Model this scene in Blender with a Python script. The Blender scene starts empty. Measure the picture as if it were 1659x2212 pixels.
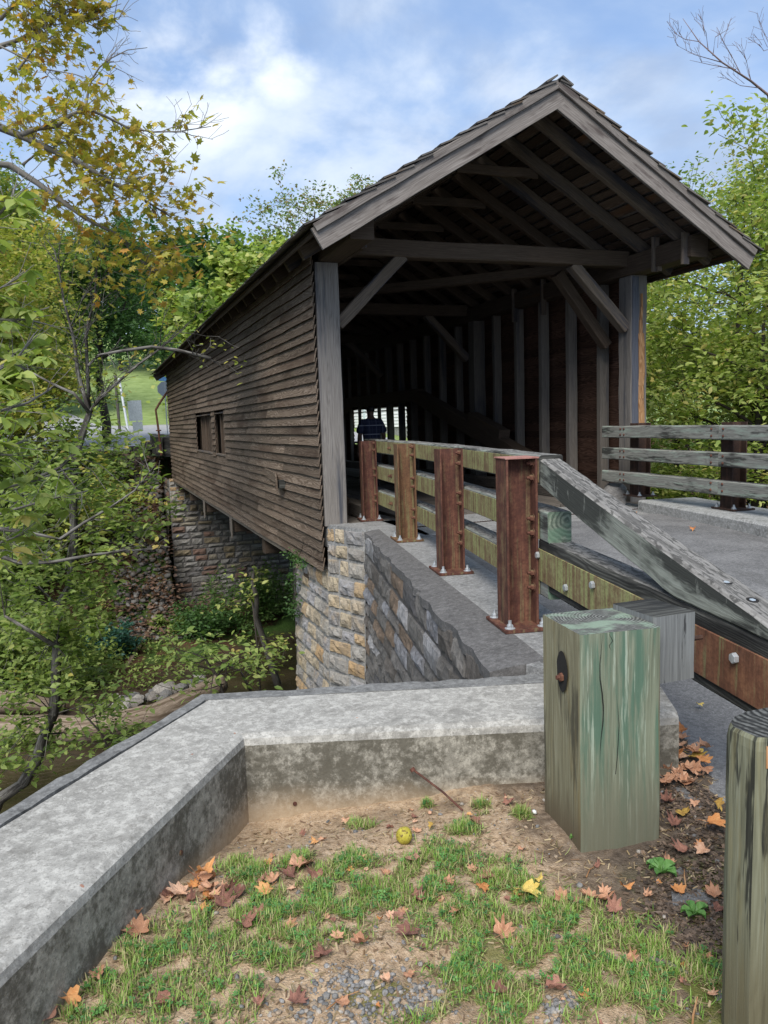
import bpy, bmesh, math, random
import numpy as np
from mathutils import Vector, Matrix, noise as mn
random.seed(7); RNG = np.random.default_rng(7)
S = bpy.context.scene
COL = S.collection
R = math.radians
# ---------------------------------------------------------------- camera
CAMH = 1.2974
FW = Vector((0.34128594, 0.93298654, -0.11428047)); RT = Vector((0.9374156, -0.34677618, -0.03159552)); UP = Vector((0.06910794, 0.09634518, 0.99294597))
cd = bpy.data.cameras.new("camera"); cam = bpy.data.objects.new("camera", cd); COL.objects.link(cam)
M = Matrix.Identity(4)
for i in range(3):
    M[i][0] = RT[i]; M[i][1] = UP[i]; M[i][2] = -FW[i]
M[2][3] = CAMH
cam.matrix_world = M
cd.sensor_fit = 'HORIZONTAL'; cd.sensor_width = 36; cd.lens = 36*1690.95/1659
cd.clip_start = .05; cd.clip_end = 2000
S.camera = cam
def ray(u, v): return FW + RT*((u-829.5)/1690.95) - UP*((v-1106)/1690.95)
def atz(u, v, z):
    d = ray(u, v); return Vector((0, 0, CAMH)) + d*((z-CAMH)/d.z)
def aty(u, v, y):
    d = ray(u, v); return Vector((0, 0, CAMH)) + d*(y/d.y)
# ---------------------------------------------------------------- tagging
def tag(o, label=None, cat=None, group=None, kind=None):
    if label: o['label'] = label
    if cat: o['category'] = cat
    if group: o['group'] = group
    if kind: o['kind'] = kind
    return o
def empty(name, loc=(0, 0, 0), label=None, cat=None, group=None):
    o = bpy.data.objects.new(name, None); COL.objects.link(o); o.location = loc; o.empty_display_size = .1
    return tag(o, label, cat, group)
def adopt(o, parent):
    if parent is not None:
        o.parent = parent
        w = Matrix.Translation(parent.location) if parent.type == 'EMPTY' and parent.parent is None else Matrix.Identity(4)
        o.matrix_parent_inverse = w.inverted()
    return o
# ---------------------------------------------------------------- mesh builder
class MB:
    def __init__(s): s.v = []; s.f = []; s.uv = []; s.r = []; s.m = []
    def face(s, idx, uvs, r=0.5, m=0): s.f.append(idx); s.uv.append(uvs); s.r.append(r); s.m.append(m)
    def poly(s, pts, r=.5, m=0, uvs=None):
        b = len(s.v); s.v.extend([tuple(p) for p in pts]); n = len(pts)
        if uvs is None: uvs = [(p[0]+p[2]*.3, p[1]+p[2]) for p in pts]
        s.face(list(range(b, b+n)), uvs, r, m)
    def beam(s, p0, p1, w, h, up=(0, 0, 1), c=.006, segs=1, wob=0., r=None, m=0, mend=None, msides=None, taper=None):
        """chamfered timber from p0 to p1; w across, h along up"""
        p0 = Vector(p0); p1 = Vector(p1); d = (p1-p0); L = d.length; d.normalize()
        up = Vector(up); up = (up - d*up.dot(d)).normalized(); sd = d.cross(up)
        if r is None: r = random.random()
        c = min(c, w*.3, h*.3); a = w/2; b_ = h/2
        ring = [(-a+c, -b_), (a-c, -b_), (a, -b_+c), (a, b_-c), (a-c, b_), (-a+c, b_), (-a, b_-c), (-a, -b_+c)]
        if c <= 0: ring = [(-a, -b_), (a, -b_), (a, b_), (-a, b_)]
        n = len(ring); base = len(s.v); ou = random.uniform(0, 50); ov = random.uniform(0, 50)
        per = [0]
        for i in range(n): per.append(per[-1]+math.dist(ring[i], ring[(i+1) % n]))
        ph = [random.uniform(-wob, wob) for _ in range(4)]
        for k in range(segs+1):
            t = k/segs; q = p0 + d*(L*t); sx = sy = 1
            if wob and 0 < k < segs: q = q + sd*random.uniform(-wob, wob) + up*random.uniform(-wob, wob)
            if taper: sx = 1+(taper-1)*t; sy = sx
            for (x, y) in ring:
                jx = random.uniform(-wob, wob)*.35 if wob else 0
                s.v.append(tuple(q + sd*(x*sx+jx) + up*(y*sy+jx)))
        for k in range(segs):
            u0 = ou + L*k/segs; u1 = ou + L*(k+1)/segs
            for i in range(n):
                j = (i+1) % n; A = base+k*n; B = A+n
                mm = m
                if msides is not None:
                    # side index: 0 bottom,1 +side,2 top,3 -side
                    mm = msides[(i//2) % 4] if n == 8 else msides[i]
                s.face([A+i, A+j, B+j, B+i], [(u0, ov+per[i]), (u0, ov+per[i+1]), (u1, ov+per[i+1]), (u1, ov+per[i])], r, mm)
        me = m if mend is None else mend
        s.face([base+i for i in range(n)][::-1], [(x, y) for x, y in ring][::-1], r, me)
        e = base+segs*n
        s.face([e+i for i in range(n)], [(x, y) for x, y in ring], r, me)
    def box(s, lo, hi, r=None, m=0, c=0.0):
        x0, y0, z0 = lo; x1, y1, z1 = hi
        dx, dy, dz = x1-x0, y1-y0, z1-z0; cx, cy, cz = (x0+x1)/2, (y0+y1)/2, (z0+z1)/2
        if dz >= dx and dz >= dy: s.beam((cx, cy, z0), (cx, cy, z1), dx, dy, up=(0, 1, 0), c=c, r=r, m=m)
        elif dx >= dy: s.beam((x0, cy, cz), (x1, cy, cz), dy, dz, c=c, r=r, m=m)
        else: s.beam((cx, y0, cz), (cx, y1, cz), dx, dz, c=c, r=r, m=m)
    def tube(s, pts, rad, n=6, r=.5, m=0, cap=True):
        base = len(s.v); prev = None; L = 0
        for k, p in enumerate(pts):
            p = Vector(p)
            if k < len(pts)-1: d = (Vector(pts[k+1])-p)
            else: d = p-Vector(pts[k-1])
            if d.length < 1e-6: d = Vector((0, 0, 1))
            d.normalize()
            if prev is None:
                sd = d.orthogonal().normalized()
            else:
                sd = (prev - d*prev.dot(d))
                sd = sd.normalized() if sd.length > 1e-6 else d.orthogonal().normalized()
            prev = sd; up = d.cross(sd); rr = rad[k] if hasattr(rad, '__len__') else rad
            for i in range(n):
                a = 2*math.pi*i/n; s.v.append(tuple(p + sd*(math.cos(a)*rr) + up*(math.sin(a)*rr)))
        for k in range(len(pts)-1):
            l = (Vector(pts[k+1])-Vector(pts[k])).length
            for i in range(n):
                j = (i+1) % n; A = base+k*n
                rr = rad[k] if hasattr(rad, '__len__') else rad
                c = 2*math.pi*rr/n
                s.face([A+i, A+j, A+n+j, A+n+i], [(L, i*c), (L, i*c+c), (L+l, i*c+c), (L+l, i*c)], r, m)
            L += l
        if cap:
            s.face([base+i for i in range(n)][::-1], [(0, 0)]*n, r, m)
            e = base+(len(pts)-1)*n
            s.face([e+i for i in range(n)], [(math.cos(2*math.pi*i/n)*.02, math.sin(2*math.pi*i/n)*.02) for i in range(n)], r, m)
    def prism(s, pts, z0, z1, r=.5, m=0, mtop=None):
        """vertical prism on a ccw outline; z1 may be list"""
        n = len(pts); zt = z1 if hasattr(z1, '__len__') else [z1]*n; b = len(s.v)
        for p in pts: s.v.append((p[0], p[1], z0))
        for p, z in zip(pts, zt): s.v.append((p[0], p[1], z))
        s.face([b+i for i in range(n)][::-1], [(p[0], p[1]) for p in pts][::-1], r, m)
        s.face([b+n+i for i in range(n)], [(p[0], p[1]) for p in pts], r, m if mtop is None else mtop)
        L = 0
        for i in range(n):
            j = (i+1) % n; l = math.dist(pts[i][:2], pts[j][:2])
            s.face([b+i, b+j, b+n+j, b+n+i], [(L, z0), (L+l, z0), (L+l, zt[j]), (L, zt[i])], r, m); L += l
    def build(s, name, mats, parent=None, smooth=False):
        me = bpy.data.meshes.new(name); me.from_pydata(s.v, [], s.f)
        uvl = me.uv_layers.new(name="UVMap")
        uvl.data.foreach_set('uv', np.array([c for f in s.uv for p in f for c in p], dtype=np.float32))
        at = me.attributes.new("rnd", 'FLOAT', 'FACE'); at.data.foreach_set('value', np.array(s.r, dtype=np.float32))
        if not isinstance(mats, (list, tuple)): mats = [mats]
        for q in mats: me.materials.append(q)
        me.polygons.foreach_set('material_index', np.array(s.m, dtype=np.int32))
        if smooth: me.polygons.foreach_set('use_smooth', np.ones(len(s.f), dtype=bool))
        me.update()
        o = bpy.data.objects.new(name, me); COL.objects.link(o); adopt(o, parent)
        return o
def one(name, mat, parent, fn):
    b = MB(); fn(b); return b.build(name, mat, parent)
def cloud(name, tv, tf, pos, rot, scl, mats, parent=None, rnd=None, nonuni=None):
    """numpy instancing of a template (tv verts, tf faces of equal size) merged in one mesh"""
    n = len(pos); k = len(tv); tv = np.asarray(tv, float)
    V = tv[None]*scl[:, None, None] if nonuni is None else tv[None]*nonuni[:, None, :]
    V = np.einsum('nij,nkj->nki', rot, V) + pos[:, None, :]
    fs = len(tf[0]); F = np.asarray(tf)[None]+(np.arange(n)*k)[:, None, None]
    nf = n*len(tf)
    me = bpy.data.meshes.new(name)
    me.vertices.add(n*k); me.vertices.foreach_set('co', V.reshape(-1).astype(np.float32))
    me.loops.add(nf*fs); me.loops.foreach_set('vertex_index', F.reshape(-1).astype(np.int32))
    me.polygons.add(nf); me.polygons.foreach_set('loop_start', np.arange(0, nf*fs, fs, dtype=np.int32))
    try: me.polygons.foreach_set('loop_total', np.full(nf, fs, dtype=np.int32))
    except Exception: pass
    at = me.attributes.new("rnd", 'FLOAT', 'FACE')
    if rnd is None: rnd = RNG.random(n)
    at.data.foreach_set('value', np.repeat(rnd, len(tf)).astype(np.float32))
    for q in (mats if isinstance(mats, list) else [mats]): me.materials.append(q)
    me.update(calc_edges=True); me.validate()
    o = bpy.data.objects.new(name, me); COL.objects.link(o); adopt(o, parent)
    return o
def rotmats(n, tilt=.9, rng=RNG, upbias=None):
    """random leaf frames: x along leaf, z normal; normals biased up"""
    a = rng.random(n)*2*np.pi
    nz = np.stack([rng.normal(0, tilt, n), rng.normal(0, tilt, n), np.ones(n)], 1); nz /= np.linalg.norm(nz, axis=1)[:, None]
    x = np.stack([np.cos(a), np.sin(a), rng.normal(-.35, .3, n)], 1)
    x -= nz*np.sum(x*nz, 1)[:, None]; x /= np.linalg.norm(x, axis=1)[:, None]
    y = np.cross(nz, x)
    return np.stack([x, y, nz], 2)
# ---------------------------------------------------------------- materials
class NT:
    def __init__(s, name):
        s.m = bpy.data.materials.new(name); s.m.use_nodes = True; s.t = s.m.node_tree; s.N = s.t.nodes
        s.b = s.N['Principled BSDF']; s.out = s.N['Material Output']
    def n(s, ty, **k):
        x = s.N.new(ty)
        for a, b in k.items(): setattr(x, a, b)
        return x
    def set(s, sock, v):
        if isinstance(v, bpy.types.NodeSocket): s.t.links.new(v, sock)
        elif isinstance(v, (tuple, list)) and len(v) == 3 and sock.type == 'RGBA': sock.default_value = (*v, 1)
        else: sock.default_value = v
    def uv(s): return s.n('ShaderNodeUVMap').outputs[0]
    def obj(s): return s.n('ShaderNodeTexCoord').outputs['Object']
    def map(s, vec, sc=(1, 1, 1), loc=(0, 0, 0)):
        x = s.n('ShaderNodeMapping'); s.set(x.inputs[0], vec); x.inputs['Scale'].default_value = sc; x.inputs['Location'].default_value = loc; return x.outputs[0]
    def noise(s, vec, scale=1, det=3, rough=.55, dist=0):
        x = s.n('ShaderNodeTexNoise'); s.set(x.inputs['Vector'], vec); x.inputs['Scale'].default_value = scale
        x.inputs['Detail'].default_value = det; x.inputs['Roughness'].default_value = rough; x.inputs['Distortion'].default_value = dist
        return x.outputs[0]
    def vor(s, vec, scale=1, feat='F1', out=0):
        x = s.n('ShaderNodeTexVoronoi', feature=feat); s.set(x.inputs['Vector'], vec); x.inputs['Scale'].default_value = scale; return x.outputs[out]
    def ma(s, op, a, b=0., c=None, clamp=False):
        x = s.n('ShaderNodeMath', operation=op, use_clamp=clamp); s.set(x.inputs[0], a); s.set(x.inputs[1], b)
        if c is not None: s.set(x.inputs[2], c)
        return x.outputs[0]
    def step(s, a, lo, hi, o0=0., o1=1.):
        x = s.n('ShaderNodeMapRange', interpolation_type='SMOOTHSTEP'); s.set(x.inputs[0], a)
        for i, v in zip((1, 2, 3, 4), (lo, hi, o0, o1)): x.inputs[i].default_value = v
        return x.outputs[0]
    def ramp(s, f, stops, interp='LINEAR'):
        x = s.n('ShaderNodeValToRGB'); s.set(x.inputs[0], f); cr = x.color_ramp; cr.interpolation = interp
        while len(cr.elements) < len(stops): cr.elements.new(.5)
        for e, (p, c) in zip(cr.elements, stops): e.position = p; e.color = (*c, 1)
        return x.outputs[0]
    def mix(s, f, a, b, mode='MIX'):
        x = s.n('ShaderNodeMix', data_type='RGBA', blend_type=mode); s.set(x.inputs[0], f); s.set(x.inputs[6], a); s.set(x.inputs[7], b); return x.outputs[2]
    def attr(s, name='rnd'): return s.n('ShaderNodeAttribute', attribute_name=name).outputs['Fac']
    def sep(s, vec):
        x = s.n('ShaderNodeSeparateXYZ'); s.set(x.inputs[0], vec); return x.outputs
    def fin(s, col, rough=.85, bump=None, bs=.4, bd=.01, spec=.25, metal=0):
        s.set(s.b.inputs['Base Color'], col); s.set(s.b.inputs['Roughness'], rough); s.b.inputs['Specular IOR Level'].default_value = spec
        s.b.inputs['Metallic'].default_value = metal
        if bump is not None:
            x = s.n('ShaderNodeBump'); x.inputs['Strength'].default_value = bs; x.inputs['Distance'].default_value = bd
            s.set(x.inputs['Height'], bump); s.t.links.new(x.outputs[0], s.b.inputs['Normal'])
        return s.m
def wood(name, dark, mid, light, stain=None, st=(.5, .62), ssc=(1.2, 3), ring=.35, cracks=True, var=.45, stain2=None, st2=(.55, .65), low=None, ssc2=None):
    ssc2 = ssc2 or (ssc[0]*1.7, ssc[1]*2)
    t = NT(name); uv = t.uv(); rn = t.attr()
    g = t.noise(t.map(uv, (2.0, 90, 1)), 1, 5, .65)
    n2 = t.noise(t.map(uv, (1.3, 8, 1), (3, 7, 0)), 1, 2, .5); g2 = t.noise(t.map(uv, (5, 300, 1)), 1, 3, .6)
    v = t.sep(uv)[1]
    rg = t.ma('SINE', t.ma('ADD', t.ma('MULTIPLY', v, 260.), t.ma('MULTIPLY', n2, 62.)))
    f = t.ma('ADD', t.ma('MULTIPLY', g, (1-ring)*.72), t.ma('MULTIPLY', t.ma('MULTIPLY_ADD', rg, .5, .5), ring)); f = t.ma('ADD', f, t.ma('MULTIPLY', g2, (1-ring)*.28))
    c = t.ramp(f, [(.22, dark), (.5, mid), (.78, light)])
    if stain:
        s1 = t.step(t.noise(t.map(uv, (*ssc, 1), (11, 3, 0)), 1, 5, .6), st[0], st[1]); c = t.mix(t.ma('MULTIPLY', s1, .85), c, stain)
    if stain2:
        s2 = t.step(t.noise(t.map(uv, (*ssc2, 1), (31, 23, 0)), 1, 6, .65), st2[0], st2[1]); c = t.mix(t.ma('MULTIPLY', s2, .8), c, stain2)
    br = t.ma('MULTIPLY_ADD', rn, var, 1-var*.55)
    c = t.mix(1., c, t.ramp(t.ma('MULTIPLY', br, .5), [(0, (0, 0, 0)), (1, (2, 2, 2))]), 'MULTIPLY')
    if cracks:
        ck = t.step(t.noise(t.map(uv, (.9, 40, 1), (5, 5, 0)), 1, 2, .5), .70, .76); c = t.mix(t.ma('MULTIPLY', ck, .8), c, (.012, .011, .012))
        f = t.ma('SUBTRACT', f, ck)
    if low:
        z = t.sep(t.obj())[2]; zz = t.ma('ADD', z, t.ma('MULTIPLY', t.noise(t.map(uv, (2, 14, 1)), 1, 4, .6), .22)); c = t.mix(t.step(zz, low[0], low[1], .85, 0.), c, low[2])
    return t.fin(c, .88, f, .55, .004, .2)
def leafmat(name, cols, tr=.46):
    t = NT(name); rn = t.attr(); st = [((i+.5)/len(cols), c) for i, c in enumerate(cols)]
    c = t.ramp(rn, st)
    t.set(t.b.inputs['Base Color'], c); t.b.inputs['Roughness'].default_value = .5; t.b.inputs['Specular IOR Level'].default_value = .3
    tl = t.n('ShaderNodeBsdfTranslucent'); t.set(tl.inputs[0], t.mix(1., c, (1.0, 1.15, .6), 'MULTIPLY'))
    mx = t.n('ShaderNodeMixShader'); mx.inputs[0].default_value = tr
    t.t.links.new(t.b.outputs[0], mx.inputs[1]); t.t.links.new(tl.outputs[0], mx.inputs[2]); t.t.links.new(mx.outputs[0], t.out.inputs[0])
    return t.m
def stone(name, pal, och=False, st=(1, 1, 2.5), sc=9, dirt=(.05, .045, .04), dk=.5):
    t = NT(name); o = t.obj(); rn = t.attr()
    c = t.ramp(rn, [(i/len(pal), q) for i, q in enumerate(pal)], 'CONSTANT')
    n1 = t.noise(o, sc, 6, .7); n2 = t.noise(t.map(o, st), 22, 5, .7); n3 = t.noise(o, 3, 3, .6)
    c = t.mix(t.step(n1, .35, .7, .0, .55), c, dirt)
    c = t.mix(t.step(n3, .5, .68, 0, .4 if och else 0.), c, (.36, .26, .14))
    c = t.mix(1., c, t.ramp(n2, [(.2, (dk, dk, dk)), (.8, (1.45, 1.42, 1.38))]), 'MULTIPLY')
    return t.fin(c, .9, t.ma('ADD', n2, n1), .8, .02, .25)
def concrete(name, a, b, mold=None, th=(.45, .6), sc=1., fleck=True, low=None):
    t = NT(name); o = t.obj()
    n1 = t.noise(o, 3*sc, 5, .65); n2 = t.noise(t.map(o, (1, 1, 1)), 60, 4, .7); n3 = t.noise(o, 26, 6, .8); n4 = t.noise(o, 150, 3, .6)
    c = t.ramp(n1, [(.3, a), (.7, b)])
    c = t.mix(t.step(n3, .45, .60, 0, .65), c, tuple(q*1.45 for q in b)); c = t.mix(t.step(t.noise(t.map(o, (1, 1, 1), (3, 8, 1)), 12, 5, .7), .50, .66, 0, .45), c, tuple(q*.6 for q in a))
    c = t.mix(t.step(n2, .5, .72, 0, .5), c, tuple(q*.45 for q in a))
    c = t.mix(t.step(n4, .58, .68, 0, .5), c, tuple(q*.4 for q in a))
    if mold:
        k = t.noise(o, 5*sc, 7, .72); k2 = t.noise(o, 34, 4, .75)
        m1 = t.step(t.ma('ADD', t.ma('MULTIPLY', k, .6), t.ma('MULTIPLY', k2, .4)), th[0], th[1]); c = t.mix(t.ma('MULTIPLY', m1, .8), c, mold)
    if fleck:
        v = t.step(t.noise(o, 21, 1, .4), .80, .83); c = t.mix(t.ma('MULTIPLY', v, .7), c, (.30, .09, .03))
    if low:
        z = t.sep(o)[2]; zz = t.ma('ADD', z, t.ma('MULTIPLY', n1, .1)); c = t.mix(t.step(zz, low[0], low[1], .75, 0.), c, low[2])
    return t.fin(c, .9, t.ma('ADD', n2, n3), .35, .006, .25)
def rust(name, a, b, c3, lich=None, lt=(.45, .6), streak=.8):
    t = NT(name); o = t.obj()
    st = t.noise(t.map(o, (26, 26, 1.3)), 1, 5, .7); n = t.noise(o, 9, 6, .7); f = t.noise(o, 60, 4, .6)
    c = t.ramp(t.ma('ADD', t.ma('MULTIPLY', st, .5), t.ma('MULTIPLY', n, .5)), [(.34, a), (.5, b), (.62, c3)])
    if lich:
        k = t.noise(t.map(o, (34, 34, 1.1), (4, 2, 9)), 1, 4, .65); k = t.ma('ADD', t.ma('MULTIPLY', k, .75), t.ma('MULTIPLY', n, .25))
        c = t.mix(t.step(k, lt[0], lt[1], 0, .9), c, lich)
    c = t.mix(t.step(f, .4, .7, 0, .35), c, tuple(q*.5 for q in a))
    return t.fin(c, .78, f, .3, .003, .3)
W = {}
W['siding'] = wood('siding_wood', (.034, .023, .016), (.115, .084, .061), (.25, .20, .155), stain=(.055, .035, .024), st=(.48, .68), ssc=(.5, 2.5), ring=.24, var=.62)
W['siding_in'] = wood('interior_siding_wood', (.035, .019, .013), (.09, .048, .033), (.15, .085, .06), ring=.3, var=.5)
W['post'] = wood('weathered_post_wood', (.065, .058, .052), (.19, .173, .157), (.31, .285, .26), stain=(.05, .055, .07), st=(.5, .7), ssc=(.5, 9), ring=.08)
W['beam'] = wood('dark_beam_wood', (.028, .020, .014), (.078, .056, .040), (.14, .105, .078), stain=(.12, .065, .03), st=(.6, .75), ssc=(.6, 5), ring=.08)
W['brace'] = wood('brace_wood', (.045, .035, .027), (.125, .098, .075), (.22, .18, .145), stain=(.04, .042, .055), st=(.48, .65), ssc=(.8, 6), ring=.08)
W['stud'] = wood('stud_wood', (.065, .056, .048), (.165, .145, .125), (.26, .23, .195), stain=(.06, .065, .08), st=(.5, .7), ssc=(.5, 4), ring=.08)
W['barge'] = wood('barge_board_wood', (.05, .042, .036), (.175, .153, .136), (.34, .31, .285), stain=(.07, .055, .05), st=(.52, .68), ssc=(1.6, 9), ring=.06)
W['shingle'] = wood('roof_shingle_wood', (.05, .045, .042), (.12, .11, .10), (.20, .185, .17), ring=.1, var=.7, stain=(.10, .07, .045))
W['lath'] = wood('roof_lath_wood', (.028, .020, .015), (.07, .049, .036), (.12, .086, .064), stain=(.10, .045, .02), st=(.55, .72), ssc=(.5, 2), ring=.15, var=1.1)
W['deck'] = wood('deck_plank_wood', (.05, .042, .035), (.11, .095, .08), (.18, .155, .13), ring=.2, var=.6)
W['orange'] = wood('fresh_split_wood', (.16, .075, .03), (.36, .19, .085), (.52, .32, .17), ring=.3, var=.1, stain=(.09, .06, .05), st=(.6, .7), ssc=(2, 14))
W['blue'] = wood('dark_blue_weathered_wood', (.035, .038, .048), (.09, .095, .115), (.19, .19, .21), ring=.06, var=.1)
W['rail'] = wood('old_rail_timber', (.055, .055, .05), (.19, .19, .17), (.32, .33, .29), stain=(.022, .022, .020), st=(.50, .60), ssc=(1.3, 7), stain2=(.26, .31, .26), st2=(.50, .64), ring=.12, var=.2)
W['ramp'] = wood('blackened_sloping_timber', (.07, .07, .06), (.24, .25, .21), (.36, .38, .33), stain=(.016, .016, .015), st=(.40, .50), ssc=(1.1, 3.), stain2=(.20, .205, .175), st2=(.57, .66), ssc2=(15, 3.2), ring=.12, var=.1)
W['raildark'] = wood('blackened_timber', (.018, .018, .017), (.055, .054, .048), (.16, .16, .14), stain=(.012, .012, .012), st=(.42, .58), ssc=(1, 4), ring=.2, var=.2)
W['railtop'] = wood('lichen_grey_timber_top', (.05, .047, .043), (.19, .18, .165), (.37, .355, .33), stain=(.05, .048, .044), st=(.48, .58), ssc=(14, 40), stain2=(.09, .085, .078), st2=(.5, .6), ssc2=(3, 14), ring=.05, var=.1)
W['olive'] = wood('olive_post_wood', (.06, .052, .032), (.19, .175, .11), (.31, .30, .21), stain=(.055, .05, .035), st=(.54, .64), ssc=(1.6, 13), stain2=(.24, .17, .06), st2=(.52, .68), ssc2=(.8, 7), ring=.08, var=.1, low=(-.1, .12, (.10, .075, .045)))
W['copper'] = wood('green_treated_post_wood', (.055, .062, .042), (.165, .185, .13), (.28, .30, .22), stain=(.075, .14, .098), st=(.44, .60), ssc=(2.2, 22), stain2=(.34, .39, .31), st2=(.54, .64), ssc2=(2.2, 46), ring=.06, var=.1, low=(-.06, .34, (.135, .13, .09)))
W['mossy'] = wood('striped_olive_black_wood', (.035, .035, .025), (.16, .16, .105), (.30, .31, .235), stain=(.010, .010, .010), st=(.55, .59), ssc=(1.3, 15), stain2=(.17, .155, .085), st2=(.5, .65), ring=.06, var=.1, low=(-.05, .30, (.11, .095, .055)))
W['grey'] = wood('grey_blockout_wood', (.07, .07, .07), (.16, .165, .16), (.24, .25, .245), stain=(.03, .03, .03), st=(.6, .66), ssc=(3, 22), ring=.06, var=.1)
def endgrain(name, a, b, gr=None, fr=520):
    t = NT(name); uv = t.uv(); n = t.noise(uv, 9, 4, .6)
    x = t.n('ShaderNodeVectorMath', operation='LENGTH'); t.set(x.inputs[0], t.map(uv, (1, 1, 1), (.05, -.04, 0)))
    w = t.ma('SINE', t.ma('ADD', t.ma('MULTIPLY', x.outputs['Value'], fr), t.ma('MULTIPLY', n, 16.)))
    c = t.ramp(t.ma('MULTIPLY_ADD', w, .5, .5), [(.1, a), (.9, b)])
    c = t.mix(t.step(t.noise(uv, 26, 5, .7), .42, .60, 0, .8), c, tuple(q*1.6 for q in a))
    if gr: c = t.mix(t.step(t.noise(t.map(uv, (5, 9, 1)), 1, 4, .6), .46, .6, 0, .75), c, gr)
    return t.fin(c, .9, w, .35, .003, .2)
W['end'] = endgrain('post_end_grain', (.045, .045, .04), (.20, .20, .18), (.23, .30, .22))
W['end2'] = endgrain('dark_end_grain', (.016, .016, .015), (.13, .13, .12), None, 330)
W['endg'] = endgrain('green_end_grain', (.08, .10, .075), (.22, .25, .19), (.11, .18, .12), 230)
W['bark'] = wood('tree_bark', (.035, .030, .025), (.095, .085, .072), (.18, .17, .155), ring=.05, var=.2, cracks=False, stain=(.16, .16, .14), st=(.55, .7), ssc=(4, 8))
W['barkd'] = wood('dark_tree_bark', (.018, .014, .011), (.045, .037, .030), (.09, .078, .065), ring=.05, var=.2, cracks=False)
W['twig'] = wood('bare_twig_bark', (.10, .09, .08), (.19, .175, .155), (.30, .28, .26), ring=.05, var=.2, cracks=False)
W['log'] = wood('bleached_log_wood', (.07, .05, .035), (.24, .185, .135), (.42, .35, .28), ring=.15, var=.1, stain=(.10, .07, .045), st=(.45, .6), ssc=(.9, 9))
C = {}
C['top'] = concrete('pale_weathered_concrete', (.245, .233, .208), (.35, .335, .302), (.15, .14, .122), (.52, .66))
C['face'] = concrete('mould_stained_concrete', (.20, .185, .15), (.30, .28, .235), (.072, .064, .047), (.43, .56), 1., False, (-.27, -.10, (.40, .29, .18)))
C['slab'] = concrete('grey_slab_concrete', (.165, .163, .157), (.25, .247, .24), (.09, .09, .086), (.50, .64))
C['old'] = concrete('old_dark_wall_cap_concrete', (.12, .118, .112), (.19, .187, .178), (.07, .068, .064), (.50, .64))
C['curb'] = concrete('curb_concrete', (.22, .22, .21), (.31, .31, .30), (.10, .10, .09), (.5, .62))
C['cap'] = concrete('dark_mortar', (.085, .082, .08), (.125, .12, .117), (.05, .045, .045), (.5, .7), 2, False)
C['mort'] = concrete('grey_mortar', (.20, .19, .175), (.28, .27, .25), (.10, .095, .085), (.5, .65), 2, False)
C['mortd'] = concrete('dark_joint_mortar', (.07, .065, .06), (.11, .10, .095), None, fleck=False)  # darker mortar colour between the slate and fieldstone blocks
C['orange'] = stone('ochre_grey_stone', [(.33, .225, .12), (.27, .26, .24), (.33, .28, .20), (.22, .22, .225), (.37, .27, .16), (.29, .275, .245), (.26, .26, .27), (.39, .33, .24), (.22, .21, .195)], och=True, sc=9, dirt=(.17, .15, .13), dk=.6)
C['slate'] = stone('dark_slate_stone', [(.10, .097, .095), (.135, .13, .127), (.11, .10, .092), (.21, .215, .235), (.13, .125, .12), (.165, .158, .15), (.095, .094, .098), (.16, .12, .09), (.12, .118, .116), (.28, .28, .29), (.14, .135, .13)], st=(2.4, 2.4, .45), sc=8, dirt=(.05, .045, .04))
C['far'] = stone('grey_fieldstone', [(.20, .19, .18), (.26, .25, .235), (.16, .15, .14), (.24, .215, .17), (.19, .12, .095), (.28, .27, .26), (.22, .18, .12), (.17, .165, .165)], sc=5, dirt=(.07, .062, .05))
C['rock'] = stone('river_rock', [(.20, .195, .19), (.30, .29, .28), (.15, .15, .155), (.36, .34, .31), (.24, .22, .2)], sc=6)
C['riprap'] = stone('bank_rock', [(.12, .115, .11), (.17, .16, .15), (.09, .085, .08), (.22, .21, .20), (.14, .115, .095)], sc=6)
C['gravel'] = stone('crushed_gravel', [(.24, .235, .225), (.32, .31, .30), (.17, .17, .17), (.42, .38, .33), (.38, .28, .19), (.28, .275, .27), (.40, .31, .22)], sc=40, dk=.7)
K = {}
K['rust'] = rust('rusty_steel', (.035, .016, .012), (.10, .038, .026), (.18, .085, .05), (.16, .13, .065), (.52, .66))
K['rust2'] = rust('olive_rusty_steel', (.06, .030, .018), (.14, .07, .035), (.19, .11, .055), (.17, .155, .07), (.50, .62))
K['lich'] = rust('lichen_streaked_steel_plate', (.10, .05, .03), (.18, .13, .065), (.27, .24, .12), (.26, .27, .11), (.45, .58))
K['plater'] = rust('orange_rusty_plate', (.08, .035, .02), (.17, .075, .042), (.26, .125, .065), (.19, .17, .08), (.52, .64))
K['cap'] = rust('pinkish_steel_cap', (.22, .09, .07), (.36, .17, .14), (.42, .24, .2))
K['dark'] = rust('dark_brown_steel', (.02, .012, .010), (.05, .028, .02), (.09, .045, .03))
def plain(name, col, rough=.6, metal=0, spec=.4, nz=.25, sc=30):
    t = NT(name); n = t.noise(t.obj(), sc, 4, .6)
    c = t.ramp(n, [(.3, tuple(q*(1-nz) for q in col)), (.7, tuple(min(1, q*(1+nz)) for q in col))])
    return t.fin(c, rough, n, .1, .002, spec, metal)
K['galv'] = plain('galvanised_steel', (.50, .52, .53), .45, .6, .5)
K['galvd'] = plain('dull_galvanised_sheet', (.36, .40, .43), .5, .3, .5)
K['gapblack'] = plain('flat_gap_black', (.01, .009, .008), 1)  # flat black: painted shade of holes and recesses, also the crack colour
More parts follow.
